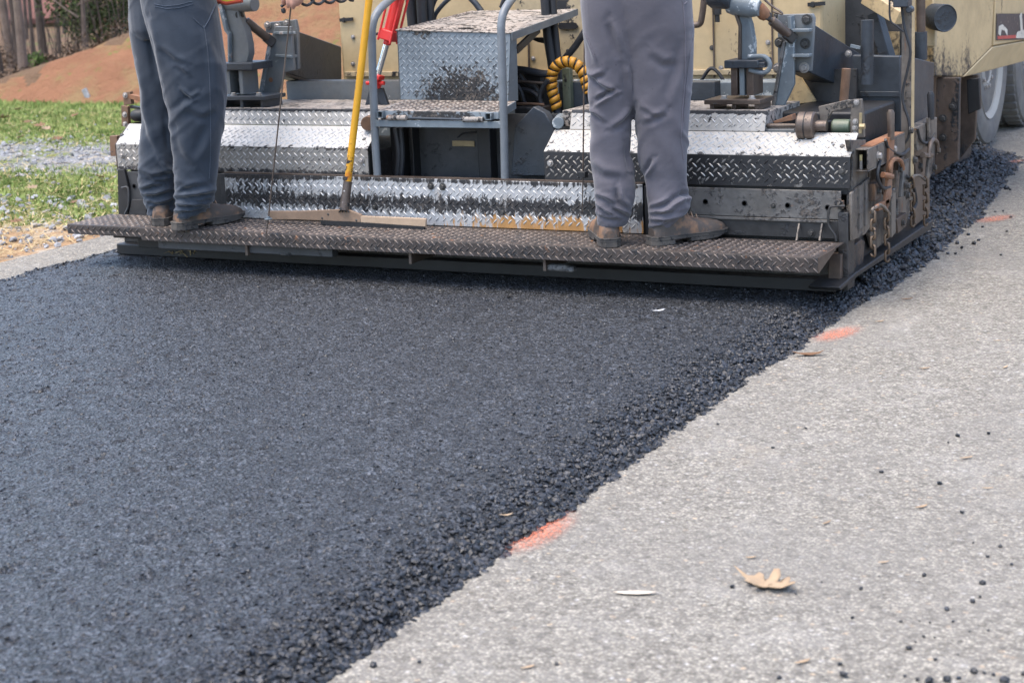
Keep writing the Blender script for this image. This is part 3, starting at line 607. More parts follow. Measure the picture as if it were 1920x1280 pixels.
# the house among the trees
def house():
    c = at(98, 95, y=27); d = (V((c.x, c.y, 0)) - V((CAM_C.x, CAM_C.y, 0))).normalized(); rt = V((d.y, -d.x, 0)); up = V((0, 0, 1)); dist = (c - CAM_C).length; px = dist / FPX
    t = thing('house', (c.x, c.y, -3.0), 'tan walled house with a red roof half hidden behind the trunks', 'house'); ax = (rt, d, up)
    P = lambda u, v, z: V((c.x, c.y, 0)) + rt * u + d * v + up * z
    zt = c.z + 52 * px; W_ = 60 * px
    obj('wall', MB().box(P(-2 * px, 3, (zt - 3.0) / 2), (2 * W_, 6, zt + 3.0), ax), 'wall_tan', t)
    rf = MB(); pr = [P(-W_ * 1.15, -.45, zt - .03), P(-W_ * 1.15, -.45, zt + .09), P(-W_ * 1.15, 3, zt + 1.9), P(-W_ * 1.15, 6.45, zt + .09), P(-W_ * 1.15, 6.45, zt - .03)]
    obj('roof', rf.prism(pr, rt * W_ * 2.3), 'roof', t)
    for u in (-28, 12):
        f = obj('window', MB().box(P(u * px, -.02, zt - .55), (.55, .08, .62), ax), 'white', t); obj('pane', MB().box(P(u * px, -.055, zt - .55), (.47, .03, .54), ax), 'glass', f)
    obj('foundation', MB().box(P(-2 * px, -.06, c.z - 1.2), (2 * W_ + .1, .1, 2.3), ax), 'dark', t)
house()
# small white marker leaning at the foot of the bank
p = at(169, 196, z=-.12)
mk = tag(obj('marker_post', MB().beam(p + V((.035, 0, -.05)), p + V((-.06, 0, .155)), .055, .03, (0, 1, 0)), 'stone', bev=.006), 'small white leaning marker post at the foot of the clay bank', 'post')

# ------------------------------------------------------------------ the asphalt paver
paver = thing('asphalt_paver', (-.36, .6, 0), 'cream and grey asphalt paver with a tar spattered steel screed laying the black mat', 'paver')
PV = paver
def at_y(pts, y): return [at(px, py, y=y) for px, py in pts]
def at_x(pts, x): return [at(px, py, x=x) for px, py in pts]
UP = V((0, 0, 1)); BACK = V((0, -1, 0)); RIGHT = V((1, 0, 0))

# --- screed: base, frames, deck
obj('screed_plate', MB().span(-2.07, 1.33, .30, 1.05, .002, .05), 'black', PV, bev=.004)
obj('screed_base', MB().span(-2.06, 1.325, .345, 1.05, .0505, .17), 'dark', PV, bev=.004)
for a, b in ((-2.03, -.735), (.135, 1.325)): obj('screed_frame', MB().span(a, b, .40, .98, .171, .48), 'dark', PV, bev=.004)
for a, b in ((-1.86, -.72), (.13, 1.0)): obj('screed_deck', MB().span(a, b, .512, .92, .585, .650), 'step_top', PV, bev=.003)
obj('screed_rail', MB().span(-1.40, 1.0, .335, .352, .155, .178), 'dark', PV)
for px, py in ((790, 478), (1040, 497), (485, 463)):
    q = at(px, py, y=.12); obj('platform_bracket', MB().span(q.x - .045, q.x + .045, .03, .34, .150, .162).span(q.x - .006, q.x + .006, .03, .34, .085, .150), 'brown', PV)
obj('lower_beam', MB().span(-1.62, -.72, .045, .09, .092, .130), 'dark_plate', PV, bev=.003)
for i_, (px, py, s_) in enumerate(((1048, 501, .05), (1063, 504, .04), (1500, 506, .04), (1462, 506, .03), (540, 475, .035))):
    q = at(px, py, y=.06); o = obj('caked_asphalt', MB().box(q, (s_ * 1.8, s_, s_ * .5)), 'dust_clump', PV, bev=.012)

# --- walking platform, folded tread plate
def platform(x0, x1, y0, y1, z, lip, n):
    o = tread('platform', (x0, y0, z), (x1, y0, z), (x1, y1, z), (x0, y1, z), PV, 'platform', 'lug_dark', .006)
    tread('platform_lip', (x0, y0 - .0005, z - lip), (x1, y0 - .0005, z - lip), (x1, y0 - .0005, z - .003), (x0, y0 - .0005, z - .003), PV, 'platform', 'lug_dark', .006, margin=.0055)
    return o
platform(-1.672, 1.362, 0, .318, .19, .056, 0)
platform(-2.089, -1.675, .006, .30, .189, .043, 1)
obj('platform_end_cap', MB().prism([(1.367, .0, .19), (1.367, .0, .135), (1.367, .20, .184), (1.367, .20, .19)], (-.005, 0, 0)), 'brown', PV)
obj('platform_arm', MB().span(-1.93, -1.60, .12, .20, .115, .145).span(-1.86, -1.5, .2, .24, .06, .185), 'black', PV, bev=.003)

# --- middle riser plate (white top, tarred band, rusty right end)
xr = at(1205, 380, y=.32).x
rs = tread('riser_plate', (-1.442, .320, .192), (xr, .320, .192), (xr, .320, .386), (-1.442, .320, .386), PV, 'tread_riser', 'lug_riser')
obj('riser_edge', MB().span(-1.445, xr, .3215, .352, .387, .391), 'brown', PV)
for px, py in ((808, 349), (830, 350)): bolt(at(px, py, y=.318), BACK, rs, 1.25)
for px, py in ((702, 388), (943, 398)): bolt(at(px, py, y=.318), BACK, rs, 1.0)

# --- bent tread covers, left and right
def cover(x0, x1, x0u, x1u, m0, l0, m1, l1, m2, l2, z=(.386, .501, .583, .652), painted_notch=None):
    c = tread('cover_front', (x0, .36, z[0]), (x1, .36, z[0]), (x1, .36, z[1]), (x0, .36, z[1]), PV, m0, l0)
    tread('cover_slope', (x0, .3602, z[1] + .001), (x1, .3602, z[1] + .001), (x1, .468, z[2]), (x0, .468, z[2]), PV, m1, l1, hole=painted_notch)
    if x0u is not None:
        tread('cover_rise', (x0u, .4705, z[2] + .001), (x1u, .4705, z[2] + .001), (x1u, .4985, z[3]), (x0u, .4985, z[3]), PV, m2, l2)
        obj('cover_top', MB().span(x0u, x1u, .50, .535, z[3] - .005, z[3] + .001), 'step_top', PV)
    return c
cl = cover(-2.068, -.717, -1.83, -.717, 'tread_front_shade', 'lug_front_shade', 'tread_left', 'lug', 'tread_bright', 'lug')
xn = at(1517, 252, y=.44).x
cr = cover(.114, 1.372, .18, 1.005, 'tread_dark_front', 'lug_edge', 'tread_bright', 'lug', 'tread_bright', 'lug', z=(.384, .502, .578, .655))
for px, py, par in ((229, 292, cl), (678, 301, cl), (1032, 306, cr)): bolt(at(px, py, y=.358), BACK, par, 1.1, True)
for px, py, par in ((230, 255, cl), (684, 264, cl), (1035, 268, cr), (1580, 277, cr), (1579, 321, cr)):
    nn = V((0, -.6, .8)) if py < 285 else BACK; bolt(at(px, py, y=.358 if py > 285 else .41), nn, par, 1.15, par is cr and px < 1100)
obj('cover_end', MB().prism([(-2.07, .36, .386), (-2.07, .36, .50), (-2.07, .468, .583), (-2.07, .60, .583), (-2.07, .60, .386)], (-.004, 0, 0)), 'brown', PV)
obj('end_bracket', MB().prism(at_y([(205, 255), (219, 255), (219, 293), (207, 293)], .42), (0, .03, 0)), 'rust', PV, bev=.002)
# right half tar smear on the dark front comes from the material; black strip stands for the shadow under both covers
obj('cover_shadow_strip', MB().span(-2.0, -.74, .375, .40, .36, .384).span(.14, 1.36, .375, .40, .36, .384), 'black', PV)

# --- lower front panels with round holes
def holed_panel(x0, x1, z0, z1, y, holes, m, par=PV, r=.011):
    o = obj('front_panel', MB().span(x0, x1, y, y + .012, z0, z1), m, par, bev=.002)
    for hx, hz in holes:
        obj('hole', MB().lathe([(.0001, 0), (r, 0), (r, .003), (r * .8, .003), (r * .75, -.0)], (hx, y - .003, hz), (0, 1, 0), 16), 'black', o)
    return o
hp = [at(px, py, y=.352) for px, py in ((1323, 378), (1396, 381), (1477, 385), (1552, 389))]
pr_ = holed_panel(xr + .07, 1.34, .268, .375, .352, [(q.x, q.z) for q in hp], 'panel_gray'); bolt(at(1450, 386, y=.351), BACK, pr_, .8)
hl = [at(252, 349, y=.352)]
pl_ = holed_panel(-2.03, -1.47, .19, .378, .352, [(q.x, q.z) for q in hl], 'dark_plate')
obj('front_panel_lower', MB().span(xr + .04, 1.345, .345, .352, .195, .266), 'dark', PV, bev=.003)
obj('front_panel_flange', MB().span(xr + .09, 1.30, .335, .346, .258, .268), 'panel_gray', PV, bev=.001)
for px in (1497, 1540):
    a, b = at(px + 2, 420, y=.338), at(px - 3, 452, y=.30); obj('gusset', MB().beam(a, b, .006, .012, (0, 1, 0)), 'side_steel', PV)
bolt(at(1521, 437, y=.344), BACK, PV, 1.2)
obj('edge_post', MB().span(xr + .005, xr + .06, .325, .40, .19, .38), 'black', PV, bev=.002)
obj('edge_post', MB().span(-1.47, -1.445, .325, .36, .19, .384), 'dark_plate', PV, bev=.002)
obj('guide_channel', MB().prism(at_y([(220, 318), (232, 318), (240, 350), (240, 404), (222, 404)], .335), (0, .02, 0)), 'black', PV, bev=.002)
obj('gusset_plate', MB().prism(at_y([(247, 374), (274, 374), (274, 406), (240, 406)], .325), (0, .012, 0)), 'dark', PV, bev=.002)
obj('bent_handle', MB().tube(smooth_path([at(px, py, y=.325) for px, py in ((228, 352), (240, 353), (241, 385), (234, 402))], 4), .005, 6), 'dark_plate', PV)

# --- middle opening: recessed wall, bottom, side hangers
wall = obj('inner_wall', MB().span(-.74, .16, .64, .66, .05, .62), 'dark_plate', PV)
obj('inner_floor', MB().span(-.72, .13, .36, .64, .30, .33), 'black', PV)
for px0, px1 in ((735, 757), (898, 922), (775, 777)):
    a, b = at(px0, 245, y=.60), at(px1, 245, y=.60); obj('hanger', MB().span(a.x, b.x, .58, .64, .30, .60), 'black', PV, bev=.004)
q0, q1 = at(848, 264, y=.636), at(890, 275, y=.636)
lp = obj('maker_plate', MB().span(q0.x, q1.x, .634, .639, q1.z, q0.z), 'brass', wall, bev=.001)
obj('cable', MB().tube(smooth_path([at(px, py, y=.60) for px, py in ((858, 258), (870, 250), (900, 247), (925, 241))], 5), .004, 6), 'rubber', PV)
obj('hydraulic_hose', MB().tube(smooth_path([at(px, py, y=.5) for px, py in ((742, 240), (748, 285), (745, 330))], 5), .013, 8), 'rubber', PV)
obj('hydraulic_hose', MB().tube(smooth_path([at(px, py, y=.5) for px, py in ((752, 240), (755, 290), (752, 335))], 5), .010, 8), 'rubber', PV)
tip = MB(); tip.prism(at_y([(965, 238), (1000, 200), (1022, 212), (1040, 245), (1035, 330), (958, 330)], .585), (0, .05, 0)); obj('hanger_plate', tip, 'gray_blue', PV, bev=.004)
obj('pivot_tube', MB().lathe([(.0001, 0), (.024, 0), (.024, .16), (.0001, .16)], at(1046, 231, y=.46), (-.35, .93, 0), 18), 'gray_worn', PV, bev=.002)
obj('pivot_tube', MB().lathe([(.0001, 0), (.03, 0), (.03, .12), (.0001, .12)], at(689, 232, y=.42), (-.35, .93, 0), 18), 'rust', PV, bev=.002)

# --- step box with the folded seat
zs0 = at(709, 207, y=.36).z
SF = [at(709, 207, y=.362), at(935, 209.5, y=.362)]; SB = [at(755, 187, y=.592), at(966, 190, y=.592)]
tread('lower_step', SF[0], SF[1], SB[1], SB[0], PV, 'step_top', 'lug_dark', .006)
d_ = V((0, 0, .030))
tread('lower_step_face', SF[0] - d_ + BACK * .002, SF[1] - d_ + BACK * .002, SF[1] + BACK * .002 - V((0, 0, .002)), SF[0] + BACK * .002 - V((0, 0, .002)), PV, 'tread_gray', 'lug_gray', .004, cell=.030)
obj('step_flange', MB().prism([SF[1], SF[1] - d_, SB[1] - d_, SB[1]], (.004, 0, 0)), 'gray_worn', PV)
for px, py in ((715.5, 214.5), (918, 218)):
    c = at(px, py, y=.352); s_ = MB()
    for i, j, a, b in ((0, .0125, .028, .003), (0, -.0125, .028, .003), (.0125, 0, .003, .022), (-.0125, 0, .003, .022)): s_.box(c + V((i, 0, j)), (a, .03, b))
    tb = obj('square_tube', s_, 'gray_worn', PV); obj('tube_bore', MB().box(c + V((0, .004, 0)), (.022, .004, .022)), 'black', tb)
for px in (744, 887):
    c = at(px, 221 + (px - 744) * .022, y=.348); h_ = MB(); h_.lathe([(.0001, -.046), (.011, -.046), (.011, -.017), (.0095, -.016), (.0095, -.013), (.011, -.012), (.011, .017), (.0095, .018), (.0095, .021), (.011, .022), (.011, .046), (.0001, .046)], c, RIGHT, 12)
    obj('hinge', h_, 'step_top', PV)
obj('hinge_rod', MB().tube([at(766, 221.5, y=.348), at(866, 224, y=.348)], .005, 8), 'gray_blue', PV)
# upright face of the box and seat
FB = [at(750, 187, y=.60), at(953, 190, y=.60)]; FT = [at(744, 57, y=.60), at(957, 63, y=.60)]
tread('step_riser', FB[0], FB[1], FT[1], FT[0], PV, 'tread_gray', 'lug_gray', .006, cell=.030)
e0, e1 = at(968, 189, y=.63), at(965, 68, y=.63)
obj('step_side_flange', MB().prism([FB[1] + V((.002, 0, 0)), FT[1] + V((.002, 0, 0)), e1, e0], (.004, .01, 0)), 'gray', PV)
obj('step_side', MB().prism([FB[0], FT[0], FT[0] + V((-.02, .28, .0)), FB[0] + V((0, .28, 0))], (.004, 0, 0)), 'gray', PV)
sb = [at(883, 20.5, y=1.12), at(1081, 17, y=1.12)]
sf = [FT[0] + V((-.004, -.006, .003)), FT[1] + V((.004, -.006, .003))]
tread('step_seat', sf[0], sf[1], sb[1], sb[0], PV, 'step_top', 'lug_dark', .005, cell=.030)
obj('seat_edge', MB().prism([sf[1] + V((.003, 0, 0)), sb[1] + V((.003, 0, 0)), sb[1] + V((.003, 0, -.028)), sf[1] + V((.003, 0, -.032))], (.004, 0, 0)), 'gray', PV)
q = at(866, 52, y=.66); obj('seat_slot', MB().box(sf[0].lerp(sf[1], .56).lerp(sb[0].lerp(sb[1], .56), .10) + V((0, 0, .0035)), (.07, .018, .002)), 'black', PV)
obj('seat_brace', MB().beam(at(968, 95, y=.64), at(1010, 55, y=.85), .012, .03), 'dark', PV)

# --- handrails and cross bar
def rail(px, pts):
    path = [at(x, y, y=.36) if i < k_ else at(x, y, y=d) for i, (x, y, d, k_) in enumerate(pts)]
    return path
lr = [at(708.5, 338, y=.362), at(704, 270, y=.362), at(700, 170, y=.362), at(697.5, 75, y=.362), at(698, 52, y=.366), at(703, 33, y=.385), at(713, 17, y=.43), at(727, 4, y=.52), at(742, -8, y=.65), at(770, -26, y=.95)]
ra = obj('handrail', MB().tube(smooth_path(lr, 6), .0168, 14), 'rail', PV)
rr_ = [at(947, 343, y=.362), at(945.5, 270, y=.362), at(943, 170, y=.362), at(940, 70, y=.362), at(940, 45, y=.366), at(944, 25, y=.385), at(953, 8, y=.43), at(965, -6, y=.55), at(985, -20, y=.8)]
rb = obj('handrail', MB().tube(smooth_path(rr_, 6), .0168, 14), 'rail', PV)
c0, c1 = at(702, 231, y=.364), at(945, 234, y=.364)
obj('cross_bar', MB().beam(c0, c1, .03, .028), 'gray_worn', PV, bev=.002)

# --- tractor rear, cream
xl = at(638, 75, y=1.3).x; xrr = at(1543, 60, y=1.3).x
tr = obj('tractor_body', MB().span(xl, xrr, 1.30, 4.2, .62, 2.1), 'cream', PV, bev=.012)
obj('tractor_bumper', MB().span(xl - .005, xrr + .003, 1.285, 1.5, .35, .705), 'gray_worn', PV, bev=.006)
obj('tractor_patch', MB().prism(at_y([(966, 0), (1092, 0), (1100, 150), (1058, 152), (1048, 40), (966, 30)], 1.297), (0, -.004, 0)), 'cream_stained', tr)
obj('panel_seam', MB().prism(at_y([(990, 75), (993, 75), (995, 165), (992, 165)], 1.297), (0, -.006, 0)), 'brown', tr)
for cx, dx in ((1524, 1), (645, -1)):
    c = at(cx, 9 if dx > 0 else 38, y=1.296)
    obj('latch', MB().beam(c + V((-.02, -.006, 0)), c + V((.055, -.006, .004)), .008, .016).lathe([(.0001, 0), (.013, 0), (.010, .012), (.0001, .012)], c, BACK, 12), 'black', tr)
for px in (1448, 1338): obj('panel_seam', MB().span(at(px, 60, y=1.297).x - .003, at(px, 60, y=1.297).x + .003, 1.292, 1.299, .71, 2.05), 'brown', tr)
obj('panel_rail', MB().span(xl + .02, xrr - .02, 1.288, 1.299, .722, .745), 'cream_stained', tr, bev=.002)
for px, py in ((1352, 128), (1395, 60), (1430, 140), (1440, 80), (1455, 30), (1335, 90), (662, 120), (662, 70), (1000, 110), (1065, 95), (980, 60)): bolt(at(px, py, y=1.298), BACK, tr, .9, px % 2 == 0)
hose_pts = [at(x, y, y=1.25) for x, y in ((1310, 160), (1330, 130), (1345, 135), (1362, 160))]
obj('hydraulic_hose', MB().tube(smooth_path(hose_pts, 6), .008, 8), 'rubber', PV)
# wide grey bars across the tail
b0, b1 = at(537, 152, y=.95), at(752, 152, y=.95)
obj('tail_bar', MB().span(b0.x, b1.x, .95, 1.02, .60, b0.z), 'gray_blue', PV, bev=.003)
obj('tail_bar_face', MB().span(b0.x + .002, b1.x - .002, .944, .949, .602, b0.z - .002), 'gray', PV)
b2 = at(1300, 160, y=.95)
obj('tail_bar', MB().span(-.10, .62, .96, 1.03, .55, b0.z - .01), 'gray_blue', PV, bev=.003)
obj('tail_bar', MB().span(at(1290, 160, y=1.1).x - .1, 1.04, 1.1, 1.2, .5, at(1295, 154, y=1.1).z), 'gray_worn', PV, bev=.004)

# --- red hydraulic cylinder
ctop, cmid, cbot = at(752, -25, y=.72), at(731, 60, y=.70), at(705, 152, y=.68)
ax_ = (ctop - cmid).normalized(); s0 = ax_.cross(BACK).normalized(); s1 = ax_.cross(s0)
cy = obj('hydraulic_cylinder', MB().tube([cmid, cmid + ax_ * .60], .029, 20), 'red', PV)
obj('cylinder_head', MB().box(cmid - ax_ * .015, (.068, .068, .045), (s0, s1, ax_)).lathe([(.0001, 0), (.018, 0), (.018, .02), (.0001, .02)], cmid - ax_ * .058, ax_, 14), 'red', cy, bev=.004)
for i in (-1, 1):
    for j in (-1, 1):
        obj('tie_rod', MB().tube([cmid + s0 * i * .031 + s1 * j * .031 - ax_ * .045, cmid + s0 * i * .031 + s1 * j * .031 + ax_ * .6], .0055, 8), 'red', cy)
obj('piston_rod', MB().tube([cbot, cmid - ax_ * .03], .0135, 16), 'chrome', cy)
obj('rod_eye', MB().lathe([(.0001, -.02), (.024, -.02), (.024, .02), (.0001, .02)], cbot - ax_ * .01, RIGHT, 16).box(cbot + ax_ * .02, (.05, .05, .02), (s0, s1, ax_)), 'red', cy, bev=.003)
obj('rod_pin', MB().lathe([(.0001, -.045), (.009, -.045), (.009, .045), (.0001, .045)], cbot - ax_ * .01, RIGHT, 10), 'red', cy)
pc = at(704, 190, y=.70)
obj('cylinder_bracket', MB().prism(at_y([(693, 165), (716, 165), (728, 200), (735, 240), (680, 240), (683, 200)], .70), (0, .02, 0)), 'gray_blue', PV, bev=.003)
obj('grease_nipple', MB().tube([at(703, 65, y=.68), at(714, 62, y=.68)], .006, 8), 'black', cy)

# --- left screed post (C shaped plate on its stand)
def c_post(pts, y, th, m):
    return obj('lift_post', MB().prism(at_y(pts, y), (0, th, 0)), m, PV, bev=.003)
Lp = c_post([(414, 8), (445, 12), (449, 30), (460, 56), (466, 84), (467, 101), (462, 120), (429, 118), (428, 62), (424, 56)], .62, .045, 'gray')
obj('post_flange', MB().prism(at_y([(408, 10), (414, 8), (425, 57), (430, 63), (430, 118), (427, 118), (426, 66), (420, 58)], .60), (0, .09, 0)), 'gray_worn', Lp, bev=.002)
obj('post_clamp', MB().span(at(420, 124, y=.6).x, at(483, 124, y=.6).x, .56, .72, at(450, 131, y=.6).z, at(450, 117, y=.6).z), 'gray_blue', Lp, bev=.004)
obj('post_column', MB().span(at(434, 150, y=.62).x, at(441, 150, y=.62).x, .58, .70, at(450, 176, y=.62).z, at(450, 131, y=.62).z).span(at(458, 150, y=.62).x, at(465, 150, y=.62).x, .58, .70, at(450, 176, y=.62).z, at(450, 131, y=.62).z)
    .span(at(441, 150, y=.62).x, at(458, 150, y=.62).x, .64, .66, at(450, 176, y=.62).z, at(450, 131, y=.62).z), 'gray', Lp, bev=.002)
def stand(px0, px1, py0, py1, y, m):
    a, b = at(px0, py0, y=y), at(px1, py0, y=y); zt = a.z; zb = .651; s_ = MB()
    s_.span(a.x, b.x, y - .07, y + .10, zt - .018, zt); L = b.x - a.x
    for u in (.12, .52, .92): s_.span(a.x + L * u - .008, a.x + L * u + .008, y - .06, y + .09, zb, zt - .0185)
    o = obj('post_stand', s_, m, PV, bev=.002)
    for u in (.3, .8): bolt((a.x + L * u, y - .03, zt), UP, o, 1.3, True)
    return o
stand(418, 512, 178, 203, .60, 'gray_blue')
obj('gear_motor', MB().lathe([(.0001, 0), (.032, 0), (.034, .05), (.034, .16), (.028, .18), (.0001, .18)], at(478, 8, y=.63), (-1, .1, 0), 20).lathe([(.0001, 0), (.02, 0), (.02, .07), (.0001, .07)], at(425, 2, y=.62), (-1, .05, -.05), 14), 'gray', PV, bev=.002)
def turnbuckle(p, q, r, m='brown'):
    d = (q - p); L = d.length; a = d.normalized()
    o = obj('turnbuckle', MB().lathe([(.0001, .0), (r * .55, .0), (r * .55, L * .22), (r, L * .24), (r, L * .92), (r * .8, L * .95), (.0001, L * .95)], p, a, 16), m, PV)
    obj('clevis', MB().box(q, (r * 1.2, r * 2.6, r * 2.2), (a.cross(UP).normalized(), a, a.cross(UP).cross(a).normalized())), 'dark', o, bev=.003)
    obj('clevis', MB().lathe([(.0001, -.02), (r * .9, -.02), (r * .9, .02), (.0001, .02)], p, a.cross(UP), 14), 'dark', o, bev=.003)
    return o
turnbuckle(at(447, 28, y=.64), at(506, 76, y=.74), .020)
obj('link_lug', MB().prism(at_y([(446, 30), (452, 28), (456, 50), (448, 44)], .63), (0, .02, 0)), 'black', PV)

# --- left tow arm with its bolted bracket
def blade(pts, y, th, m): return obj('bracket_blade', MB().prism(at_y(pts, y), (0, th, 0)), m, PV, bev=.003)
bl = blade([(505, 78), (516, 50), (545, 50), (551, 132), (533, 136), (512, 203), (483, 203), (486, 176)], .752, .02, 'gray')
obj('blade_edge', MB().prism(at_y([(502, 80), (507, 78), (489, 178), (487, 203), (482, 203), (484, 176)], .735), (0, .055, 0)), 'gray_worn', bl, bev=.002)
bp = obj('bracket_plate', MB().prism(at_y([(497, 43), (553, 37), (557, 55), (559, 130), (545, 134), (534, 134), (541, 66), (498, 62)], .80), (0, .022, 0)), 'gray', PV, bev=.003)
for a, b in (((519, 62), (550, 62)), ((522, 104), (552, 106))):
    p, q = at(*a, y=.765), at(*b, y=.765); obj('rib', MB().beam(p, q, .05, .012), 'gray_worn', bp, bev=.002)
for px, py in ((502, 48), (538, 44), (521, 50), (545, 83), (549, 124)): bolt(at(px, py, y=.798), BACK, bp, 1.5, py != 83)
obj('rust_spot', MB().lathe([(.0001, 0), (.011, 0), (.011, .002), (.0001, .002)], at(508, 150, y=.7515), BACK, 12), 'rust_orange', bl)
aL = [at(553, 57, y=.83), at(640, 88, y=1.55), at(641, 168, y=1.55), at(535, 137, y=.83)]
obj('tow_arm', MB().prism(aL, (-.10, .03, 0)), 'gray_blue', PV, bev=.004)
obj('tow_arm_flange', MB().prism([aL[3], aL[2], aL[2] + V((0, 0, -.012)), aL[3] + V((0, 0, -.012))], (-.115, .03, 0)), 'dark', PV)
# small linkage at the far left edge of the screed
lk = obj('crank_link', MB().prism(at_y([(230, 174), (243, 172), (246, 196), (232, 198)], .55), (0, .025, 0)).prism(at_y([(227, 198), (239, 200), (241, 236), (228, 237)], .53), (0, .02, 0)), 'rust', PV, bev=.002)
for px, py, y in ((235, 179, .548), (234, 215, .528), (235, 233, .528)): bolt(at(px, py, y=y), BACK, lk, 1.1, True)
obj('crank_arm', MB().beam(at(241, 180, y=.56), at(268, 186, y=.56), .02, .022), 'rust_orange', PV, bev=.002)
obj('crank_knob', MB().lathe([(.0001, 0), (.02, .004), (.028, .02), (.028, .06), (.018, .075), (.0001, .08)], at(246, 217, y=.53), (1, .3, 0), 16), 'rubber', PV)
obj('crank_arm', MB().beam(at(245, 200, y=.56), at(268, 204, y=.56), .02, .012), 'dark', PV)

# --- right screed post
Rp = c_post([(1373, 13), (1398, 20), (1407, 45), (1413, 80), (1413, 112), (1385, 114), (1385, 50)], .62, .04, 'gray_worn')
obj('post_flange', MB().prism(at_y([(1371, 13), (1376, 13), (1388, 48), (1388, 114), (1383, 114), (1384, 50)], .60), (0, .08, 0)), 'brown', Rp, bev=.002)
cx0, cx1 = at(1364, 120, y=.6), at(1428, 120, y=.6); cz0, cz1 = at(1390, 127, y=.6).z, at(1390, 112, y=.6).z
obj('post_clamp', MB().span(cx0.x, cx1.x, .56, .72, cz0, cz1), 'gray_blue', Rp, bev=.004)
for a, b in ((1376, 1388), (1392, 1401), (1405, 1418)):
    obj('post_column', MB().span(at(a, 150, y=.62).x, at(b, 150, y=.62).x, .585, .70, at(1395, 178, y=.62).z, cz0 - .0005), 'brown' if a != 1392 else 'gray_worn', Rp, bev=.002)
ub = smooth_path([at(x, y, y=.58) for x, y in ((1403, 107), (1420, 106), (1434, 107), (1442, 116), (1443, 126), (1437, 135), (1424, 136), (1405, 131))], 5)
obj('shackle', MB().tube(ub, .0095, 10), 'gray_worn', Rp)
obj('shackle_pin', MB().box(at(1424, 120, y=.58), (.05, .03, .012)).box(at(1425, 125, y=.58), (.05, .03, .008)), 'gray_blue', Rp, bev=.002)
stand(1332, 1436, 184, 206, .60, 'brown')
obj('gear_motor', MB().lathe([(.0001, 0), (.03, 0), (.038, .03), (.038, .10), (.030, .13), (.0001, .13)], at(1424, 16, y=.62), (-1, .0, .12), 20), 'gray_worn', PV, bev=.002)
obj('gear_box', MB().lathe([(.0001, 0), (.03, .0), (.034, .02), (.034, .08), (.022, .10), (.0001, .10)], at(1372, 2, y=.60), (-1, .05, .08), 18), 'gray_blue', PV, bev=.003)
obj('rusty_coupling', MB().lathe([(.0001, 0), (.02, 0), (.026, .015), (.026, .05), (.018, .065), (.0001, .065)], at(1418, 10, y=.64), at(1440, 36, y=.66) - at(1418, 10, y=.64), 14), 'rust_orange', PV)
turnbuckle(at(1436, 30, y=.66), at(1481, 68, y=.74), .019)
obj('cable', MB().tube(smooth_path([at(x, y, y=.6) for x, y in ((1425, -8), (1445, 10), (1463, 22), (1466, 27), (1450, 22))], 5), .0045, 6), 'brown', PV)
obj('elbow_pipe', MB().tube(smooth_path([at(x, y, y=1.2) for x, y in ((1321, -15), (1319, 10), (1316, 32), (1312, 45), (1298, 48))], 5), .014, 12), 'brown', PV)
obj('hose_fitting', MB().lathe([(.0001, 0), (.011, 0), (.011, .03), (.019, .032), (.019, .075), (.0001, .075)], at(1345, 42, y=1.22), UP, 12), 'dark', PV)

# --- right bracket, blade and tow arm
bl2 = blade([(1470, 78), (1488, 76), (1489, 158), (1456, 228), (1447, 226), (1446, 206)], .755, .02, 'gray_worn')
obj('blade_edge', MB().prism(at_y([(1467, 80), (1472, 78), (1451, 207), (1451, 226), (1446, 226), (1444, 206)], .74), (0, .05, 0)), 'panel_gray', bl2, bev=.002)
bp2 = obj('bracket_plate', MB().prism(at_y([(1458, 28), (1523, 26), (1527, 34), (1521, 134), (1458, 132)], .80), (0, .022, 0)), 'gray', PV, bev=.003)
for py in (57, 104):
    p, q = at(1488, py, y=.765), at(1520, py, y=.765); obj('rib', MB().beam(p, q, .05, .012), 'gray_worn', bp2, bev=.002)
p, q = at(1483, 30, y=.77), at(1487, 80, y=.77); obj('rib', MB().beam(p, q, .05, .014, (1, 0, 0)), 'gray_worn', bp2, bev=.002)
for px, py in ((1513, 37), (1510, 82), (1508, 127), (1462, 80), (1459, 128)): bolt(at(px, py, y=.798), BACK, bp2, 1.7, py > 120)
aR = [at(1527, 46, y=.83), at(1613, 101, y=1.35), at(1611, 178, y=1.35), at(1518, 136, y=.83)]
obj('tow_arm', MB().prism(aR, (-.10, .03, 0)), 'gray_blue', PV, bev=.004)
obj('arm_end_plate', MB().prism([at(1600, 103, y=1.2), at(1613, 103, y=1.2), at(1612, 158, y=1.2), at(1600, 160, y=1.2)], (0, .02, 0)), 'gray_blue', PV, bev=.002)
for px, py in ((1591, 101), (1606, 111), (1605, 149)): bolt(at(px, py, y=1.17), BACK, PV, 1.2, True)
obj('rust_spot', MB().span(at(1490, 140, y=1.0).x, at(1506, 140, y=1.0).x, .99, 1.0, at(1490, 141, y=1.0).z, at(1490, 135, y=1.0).z), 'cream_dirty', PV)

